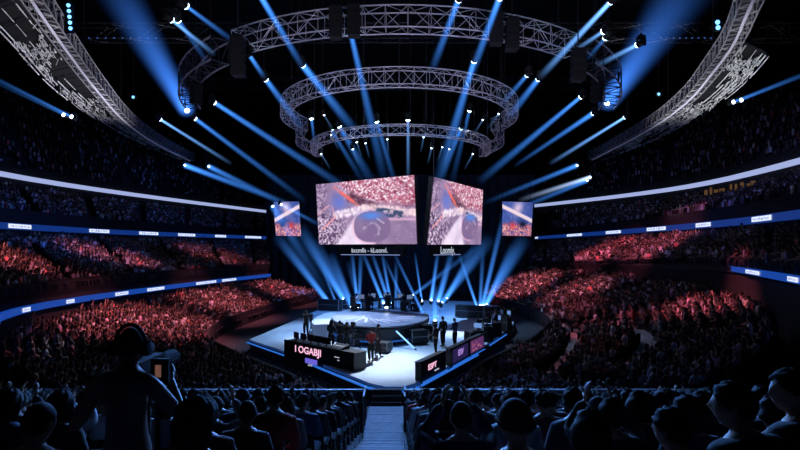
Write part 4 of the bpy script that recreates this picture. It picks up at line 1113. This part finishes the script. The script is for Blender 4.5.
# faint roof beams
for yy,zz,nm in ((30,33,'nearest'),(53,29.5,'middle'),(80,33,'farthest')):
    o=truss('roof_truss',[(-60,yy,zz),(60,yy,zz)],1.2,1.6,.08,f'long dark straight roof truss under the ceiling, {nm} of three',2.4,mats=(steel,steel),hang=(.1,.5,.9))
    if nm=='middle':
        for x0,x1 in ((-32.5,-25.5),(27.3,32.5)):
            for k in range(9): MB().box((x0+(x1-x0)*k/8,-.75,-.85),(.12,.1,.1)).obj('marker_light',mat('marker_blue',(.01,.01,.02),.4,emit=(.1,.25,.8),estr=.35),o)
def blinder(u,v,d,n,label,rowpitch=.42,s=.16,m=lensb,cols=1):
    o=empty('blinder_light',at(u,v,d),label,'light')
    MB().box((0,.12,-rowpitch*(n-1)/2),(.5*cols,.12,rowpitch*n+.1)).obj('light_frame',matte,o)
    for k in range(n):
        for c in range(cols): MB().lathe([(s,0),(s*.8,.05),(.02,.07)],10,(0,0,0)).obj('lamp',m,o).matrix_local=Matrix.Translation((.12*(k%2)*0+(c-(cols-1)/2)*.5+.09*k*.3,.04,-rowpitch*k))@Matrix.Rotation(PI/2,4,'X')
    MB().tube((0,.12,.2),(0,.12,37.9-o.location.z),.02,n=4).obj('hanging_cable',steel,o)
blinder(68,5,26,5,'column of five small blue lamps near the top left corner',.3,.1)
blinder(133,97,50,1,'single tiny blue lamp hanging in the dark right of the left catwalk',.3,.14)
blinder(659,94,50,1,'single tiny blue lamp hanging in the dark left of the right catwalk',.3,.14)
blinder(718,22,30,2,'pair of small pale lamps near the top right, left of the catwalk',.32,.14)

# ------------------------------------------------------------------ moving lights with their beams
BK={}
def beam_mesh(k):
    k=round(k,1)
    k=min(max(k,.2),1.)
    if k not in BK: BK[k]=MB().lathe([(k,0),(1,1)],14).mesh('beam',beam_mat('beam_glow_%d'%int(k*10),k))
    return BK[k],k
FX=None
def fixture_proto():
    r=empty('stage_light',(0,0,0))
    MB().box((0,0,.28),(.34,.3,.14)).box((0,0,.4),(.1,.1,.12)).obj('base',matte,r)
    mb=MB()
    for s in (-1,1): mb.box((s*.2,0,.06),(.04,.16,.36))
    mb.box((0,0,.22),(.44,.16,.05)); mb.obj('yoke',matte,r)
    MB().lathe([(.1,-.24),(.15,-.2),(.16,0),(.17,.18),(.15,.2)],14).obj('lamp_head',matte,r)
    MB().lathe([(.155,.2),(.15,.25),(.11,.28),(.05,.3),(.01,.305)],14).obj('lens',lensw,r)
    MB().tube((0,0,0),(0,0,1),.012,n=4).obj('hanging_cable',steel,r)
    return r
FX=fixture_proto(); FXC=list(FX.children); FXn=[0]
BLUE=(.055,.27,.95); PALE=(.16,.42,1.0)
def light_at(p0,p1,r0,r1,B,label,hue=BLUE,dot=1.,hang=True,floor=False,size=1.):
    o=FX.copy(); COL.objects.link(o)
    for ch in FXC: c=ch.copy(); COL.objects.link(c); c.parent=o
    FXn[0]+=1
    o.location=p0; tag(o,label,'stage light','stage lights')
    v=Vector(p1)-Vector(p0); q=v.to_track_quat('Z','Y'); L=v.length
    for c in list(o.children):
        st_=c.name.split('.')[0]
        c.location=(0,0,0)
        if st_ in ('lamp_head','lens'):
            c.rotation_mode='QUATERNION'; c.rotation_quaternion=q; c.scale=(size,)*3
            if st_=='lens': c.scale=(size*dot,size*dot,size)
        elif st_=='hanging_cable':
            if floor: bpy.data.objects.remove(c); continue
            c.location=(0,0,.4); c.scale=(1,1,37.6-p0[2])
        elif floor: c.rotation_euler=(PI,0,0); c.scale=(size,)*3
        else: c.scale=(size,)*3
    me,k=beam_mesh(r0/r1)
    b=link('light_beam',me,o); b.rotation_mode='QUATERNION'; b.rotation_quaternion=q; b.location=v.normalized()*.2*size; b.scale=(r1,r1,L)
    b.color=(*hue,2.0*B/(2.0*r1))
    return o
def H(v,h=10.2): return F*h/(HZ-v)
def uv(u0,v0,d0,u1,v1,d1,w0,w1,B,label,**k):
    """beam from its lamp to where it fades; widths in pixels of the photograph"""
    return light_at(at(u0,v0,d0),at(u1,v1,d1),w0/2*d0/F,w1/2*d1/F,B,label,**k)
# over the arena
uv(188,112,H(112),100,-40,24,20,64,.8,'stage light throwing a wide soft beam up toward the top left',hue=(.05,.22,.9),dot=1.2)
uv(606,105,H(105),708,-45,23,22,88,.8,'stage light throwing a wide soft beam up toward the top right',hue=(.05,.22,.9),dot=1.2)
uv(193,117,H(117),304,200,44,6,10,.75,'stage light at left outer truss with beam slanting toward the left side screen')
uv(212,101,H(101),352,192,42,7,13,.85,'stage light left with long beam slanting down to the largest screen')
uv(158,118,H(118),230,163,48,4,6,1.0,'stage light far left with short thin beam above the left white board',hue=PALE)
uv(184,165,72,297,207,60,8,9,.75,'upper of two stage lights beside the lower end of the left catwalk')
uv(208,166,70,300,212,58,11,9,.4,'lower of two stage lights beside the lower end of the left catwalk')
uv(264,77,H(77),302,128,34,8,13,.7,'stage light below the outer truss left half, short steep beam')
uv(248,53,H(40),264,77,H(77),6,8,.45,'dim stage light on the left end of the outer truss')
uv(258,-8,18,302,66,26,8,10,.62,'stage light above the top edge shining down past the outer truss left half',hue=BLUE)
uv(301,63,H(63),356,132,36,9,15,.7,'bright double-lamp stage light between the outer truss and the inner ring left')
uv(168,17,H(17),213,53,26,5,8,.9,'stage light near top left with short bright beam reaching the outer truss',hue=PALE)
uv(182,3,H(3),232,40,24,5,9,.7,'topmost left stage light with beam down to the outer truss end')
uv(176,17,H(17)*1.05,206,60,27,6,9,.3,'dim stage light beside the short bright beam at top left')
uv(74,118,40,-30,66,33,4,8,.55,'stage light far left with beam leaving through the left edge')
uv(66,116,40.5,-25,73,34,3,5,.2,'faint stage light next to the one at the far left edge')
uv(731,103,40,830,64,33,4,8,.5,'stage light far right with beam leaving through the right edge')
uv(739,101,40.5,825,68,34,3,5,.2,'faint stage light next to the one at the far right edge')
uv(408,117,36,408,182,37,4,6,.85,'stage light at centre with thin vertical beam above the screens',hue=PALE)
uv(376,119,36,395,184,37,5,10,.6,'stage light left of the central vertical beam, inside the inner ring')
uv(350,30,H(30),384,178,38,7,15,.42,'stage light on the outer truss left half aimed down between the two speaker arrays')
uv(338,124,36,372,182,38,6,16,.6,'stage light inside the inner ring with beam onto the top of the largest screen')
uv(311,116,38,316,150,38,4,6,.6,'stage light inside the left side of the inner ring, short vertical beam')
uv(330,128,38,362,180,39,5,10,.45,'faint stage light inside the inner ring left of the screen top')
uv(501,-6,19,470,78,28,9,12,.55,'stage light above the top edge, right of centre, beam down across the outer truss')
uv(475,58,H(58),438,182,38,8,18,.6,'stage light under the outer truss right half with beam past the inner ring')
uv(460,-4,19,432,70,27,8,12,.45,'stage light above the top edge near centre right')
uv(462,126,37,440,180,38,6,12,.65,'stage light inside the inner ring right with beam onto the narrower screen')
uv(470,108,37,452,182,39,5,11,.35,'dim stage light inside the inner ring right')
uv(614,-2,19,541,76,29,7,11,.9,'stage light beyond the top edge right with bright diagonal beam',hue=PALE)
uv(540,77,H(77),508,118,34,8,13,.7,'stage light under the outer truss right, short diagonal beam')
uv(529,73,H(73),502,104,33,6,10,.45,'dim triangular stage light left of the bright one under the outer truss right')
uv(607,29,H(29),577,49,25,5,8,.95,'stage light near top right with short bright beam to the outer truss',hue=PALE)
uv(608,35,H(35),588,58,26,5,8,.35,'dim stage light just under the short bright beam at top right')
uv(641,43,H(43),598,65,28,6,9,.85,'stage light at upper right with bright beam toward the outer truss end',hue=PALE)
uv(583,95,H(95),480,181,44,6,13,.8,'stage light at right outer truss with long beam down to the narrower screen')
uv(595,112,H(112),516,165,46,9,6,.75,'stage light right with wide beam narrowing toward centre')
uv(627,116,H(116),551,163,50,4,7,1.0,'stage light far right with thin bright beam above the right white board',hue=PALE)
uv(578,165,70,484,203,60,10,8,.5,'upper stage light beside the lower end of the right catwalk')
uv(591,177,70,520,200,62,6,8,.8,'bright pale stage light beside the right side screen',hue=(.45,.62,1.))
uv(588,180,70,500,216,60,7,8,.4,'lower dim stage light beside the right side screen')
uv(280,204,60,322,226,56,3,8,.55,'small stage light in front of the left side screen')
uv(272,205,58,330,300,52,9,22,.3,'stage light over the left side screen with soft beam to the stage rear')
# small extra lamps inside the inner rings
for k,(u,v) in enumerate(((323,113),(330,133),(356,140),(365,141),(387,137),(424,135),(432,146),(443,145),(450,147),(484,118),(320,152),(474,152),(352,147),(500,112))):
    p=at(u,v,36+.4*(k%4)); uv(u,v,p.y,u+(400-u)*.12,v+16,p.y+.3,2,4,.3,f'small lamp with tiny white lens inside the inner rings, {ORD[k+1]} counted in their dark hollow',dot=.6,size=.7,hue=PALE)
# stage beams, from lamps on the deck upward
def deck(u,v,d=None): return d or F*(EYE-STZ-.3)/(v-HZ)
g=[ # u0 v0 d0 u1 v1 d1 w0 w1 B label
 (329,303,52,277,236,50,6,17,.95,'deck light at the left rear with wide beam up to the left side screen'),
 (337,305,51,322,268,50,3,6,.6,'deck light with short curved looking beam at the left rear'),
 (344,300,50,300,228,47,7,21,.95,'deck light with broad bright beam rising left of the largest screen'),
 (354,309,46,331,255,44,6,14,.8,'deck light left of the platform with beam rising past the caption board'),
 (352,308,46,316,240,44,6,13,.45,'dim deck light left of the platform'),
 (358,309,45,352,252,41,4,6,.95,'deck light left of the platform with thin beam to the caption board left end'),
 (359,307,45,361,252,41,4,8,.6,'deck light left of the platform with vertical beam'),
 (361,310,44.5,349,262,43,5,12,.4,'soft deck light left of the platform'),
 (384,304,47,363,253,41,6,6,.9,'deck light at rear centre with beam leaning left to the caption board'),
 (390,305,47,372,253,41,6,6,.75,'deck light at rear centre, beam leaning slightly left'),
 (391,304,47,382,253,41,5,5,.8,'deck light at rear centre with nearly upright beam'),
 (396,309,45,396,262,42,4,6,.6,'deck light at rear centre with upright thin beam'),
 (404,302,48,384,258,42,4,5,.4,'faint deck light at rear centre crossing its neighbours'),
 (429,326,36,394,253,38,4,5,.95,'deck light right of the platform with long thin diagonal beam'),
 (422,302,47,415,254,42,3,4,.75,'deck light with thin single beam between the two caption boards'),
 (431,301,47,438,252,41,5,6,.85,'deck light with beam rising to the short caption board'),
 (435,323,37,435,287,37,7,10,.95,'deck light right of the platform with thick upright beam'),
 (438,302,47,452,252,42,8,10,.8,'deck light right rear with beam leaning right to the short caption board'),
 (441,304,46,490,238,48,8,22,.75,'deck light right rear with broad beam rising toward the right side screen'),
 (446,300,47,474,246,47,6,10,.5,'soft deck light right rear leaning right'),
 (412,296,50,484,242,50,5,10,.3,'faint deck light with long low diagonal beam behind the short caption board'),
 (477,307,48,459,254,44,4,6,.85,'deck light at far right cluster, beam leaning left'),
 (480,307,48,483,250,47,5,7,.6,'deck light at far right cluster, upright beam'),
 (482,307,48,504,214,50,6,9,.8,'deck light at far right cluster, tall beam to the right side screen'),
 (484,307,48,524,238,50,7,24,.85,'deck light at far right cluster, broad beam leaning right'),
 (486,306,48,512,246,49,5,12,.5,'soft deck light at far right cluster leaning right'),
]
for a in g:
    z=at(a[0],a[1],a[2]).z
    uv(*a[:8],a[8]*1.4,a[9],floor=True,dot=.75,size=.8)

for c in FXC: bpy.data.objects.remove(c)
bpy.data.objects.remove(FX)

# ------------------------------------------------------------------ lamps that light the place
def spot(loc,tgt,power,color,angle,blend=.6,size=.5):
    l=bpy.data.lights.new('spot','SPOT'); l.energy=power; l.color=color; l.spot_size=math.radians(angle); l.spot_blend=blend; l.shadow_soft_size=size
    o=link('spot_lamp',l); o.location=loc; o.rotation_euler=(Vector(tgt)-Vector(loc)).to_track_quat('-Z','Y').to_euler(); return o
def area(loc,tgt,power,color,sx,sy):
    l=bpy.data.lights.new('area','AREA'); l.energy=power; l.color=color; l.shape='RECTANGLE'; l.size=sx; l.size_y=sy
    o=link('area_fill',l); o.location=loc; o.rotation_euler=(Vector(tgt)-Vector(loc)).to_track_quat('-Z','Y').to_euler(); return o
PINK=(1.,.25,.31)
KP=.95
# stage
spot((0,38,22),(-5.5,35,.8),30000,(.3,.58,1.),34,1.)
spot((0,38,22),(-4.5,32.5,.8),33000,(.75,.86,1.),17,1.)
spot((0,38,22),(-.6,25.5,.8),39000,(.75,.86,1.),17,1.)
spot((0,38,22),(-2.5,26,.8),21000,(.35,.62,1.),28,1.)
spot((0,38,22),(3.5,31,.8),21000,(.3,.58,1.),32,1.)
spot((0,38,22),(4.5,35,.8),30000,(.72,.84,1.),17,1.)
spot((0,38,22),(7.5,41,.8),21000,(.3,.58,1.),30,1.)
spot((0,38,22),(-1.4,34,2.),12000,(.55,.58,1.),24,1.)
spot((0,38,22),(0,46,.8),21000,(.1,.35,1.),60,1.)
# pink on the stands, left
for a in (((-10,34,15.5),(-16.5,33,1.2),22000,PINK,50,.8),((-10,42,15.5),(-16,46,1.2),20000,PINK,44,.9),((-9,48,15.5),(-13.5,60,1.2),17000,PINK,38,.9),
          ((-10,34,15.5),(-27,31,5.5),17000,PINK,26,.9),((-10,38,15.5),(-26.5,44,5.),20000,PINK,24,.9),((-10,44,15.5),(-23,60,5.),9000,PINK,24,.9),
# pink right
          ((9,48,15.5),(14.5,58,2.),26000,PINK,34,.9),((9,44,15.5),(16.5,47,2.5),14000,PINK,32,.9),((9,44,15.5),(23.5,55,5.5),24000,(1.,.18,.28),28,.9),
          ((8,34,15.5),(12,30,1.2),1500,(.6,.7,1.),34,1.),
          ((9,40,15.5),(25.5,46,6.2),15000,(1.,.2,.32),34,1.),((9,36,15.5),(14,41,1.5),6000,(1.,.19,.26),24,1.),
          ((9,34,15.5),(18.5,29,3.),17000,(1.,.19,.26),28,.9),((9,36,15.5),(13.5,34,2.),9000,(1.,.19,.26),22,.9),((6,32,15),(9,26,1.),1500,(1.,.12,.1),26,.9)):
    spot(a[0],a[1],a[2]*KP,*a[3:])
# blue on the upper tiers
KB=.16
for a in (((-10,40,16),(-35,45,10.5),26000,(.06,.2,1.),60,1.),((-10,46,16),(-33,72,10.5),26000,(.06,.2,1.),50,1.),((10,40,16),(31,42,11),12000,(.1,.2,1.),60,1.),
          ((10,46,16),(29,70,11),9000,(.14,.26,1.),50,1.),((-12,40,16),(-45,60,20),6000,(.2,.26,.8),70,1.),((12,40,16),(43,58,20),4000,(.22,.26,.8),70,1.),
          ((-10,40,16),(-28,42,6.8),15000,(.06,.24,1.),50,1.)):
    spot(a[0],a[1],a[2]*KB,*a[3:])
# unseen lights added: dim white-blue over near lower crowd, rim on near block
spot((-2,34,16),(-10,23,1.),900,(.6,.75,1.),50,1.)
spot((4,34,16),(12,24,1.5),1100,(.6,.7,1.),50,1.)
spot((-.5,31,15),(-.48,15.8,1.),1100,(.7,.8,1.),4.2,.6)  # unseen narrow spots, this and the next, added to brighten the aisle steps
spot((-.5,30,15),(-.48,12,1.8),1500,(.85,.8,1.),3.2,.6)
al=area((0,33,13),(0,8,3.),1700,(.13,.36,1.),14,3); al.data.spread=math.radians(50)
# unseen spots added to whiten the roof steel
spot((-20,48,6),(-27,45,20.7),10000,(.95,.93,1.),75,1.)
spot((20,48,6),(26,46,20.7),10000,(.95,.97,1.),75,1.)
spot((-16,30,6),(-24,31,20.7),6000,(.95,.93,1.),60,1.)
spot((16,30,6),(23,33,20.7),6000,(.95,.97,1.),60,1.)
# unseen spots added to light the rings violet-white
for x in (-1,1):
    spot((x*2,24,9),(x*5.5,31.5,16.8),1100,(.8,.75,1.),70,1.)
    spot((x*6,16,9),(x*7,25.5,17.3),1100,(.75,.72,1.),80,1.)
spot((0,15,9),(0,24,17.3),1100,(.75,.72,1.),80,1.)
spot((0,26,10),(0,32,14),400,(.7,.72,1.),90,1.)

for p_,c_,e_ in (((-17,23,1.),(.55,.7,1.),3500),((-17.5,22,1.),(1.,.1,.1),900),((2.6,20.5,.8),(1.,.1,.08),500),((11,23,1.),(1.,.1,.1),700),((15.5,22,1.5),(1.,.1,.1),700),((10,26.5,1.),(1.,.15,.15),900),((-12,26,.8),(.6,.75,1.),800)):
    spot((p_[0]*.6,34,15.5),p_,e_*4,c_,8,1.)

ab=area((0,60,1.2),(0,71,9),260,(.08,.28,1.),26,1.)  # unseen area light added to tint the curtain like blue haze
# strobe on the platform
o=empty('strobe_light',(-1.0,36.9,2.0),'small bright white strobe lamp standing mid platform before the player desks','light')
MB().box((0,.06,.3),(.3,.1,.2)).obj('lamp_case',black,o); MB().box((0,0,.3),(.2,.03,.12)).obj('lamp_face',mat('strobe_face',(.1,.1,.1),.3,emit=(.85,.93,1.),estr=14.),o)
for q in (-1,1): MB().box((q*.2,.06,.08),(.05,.3,.16)).obj('foot',steel,o)
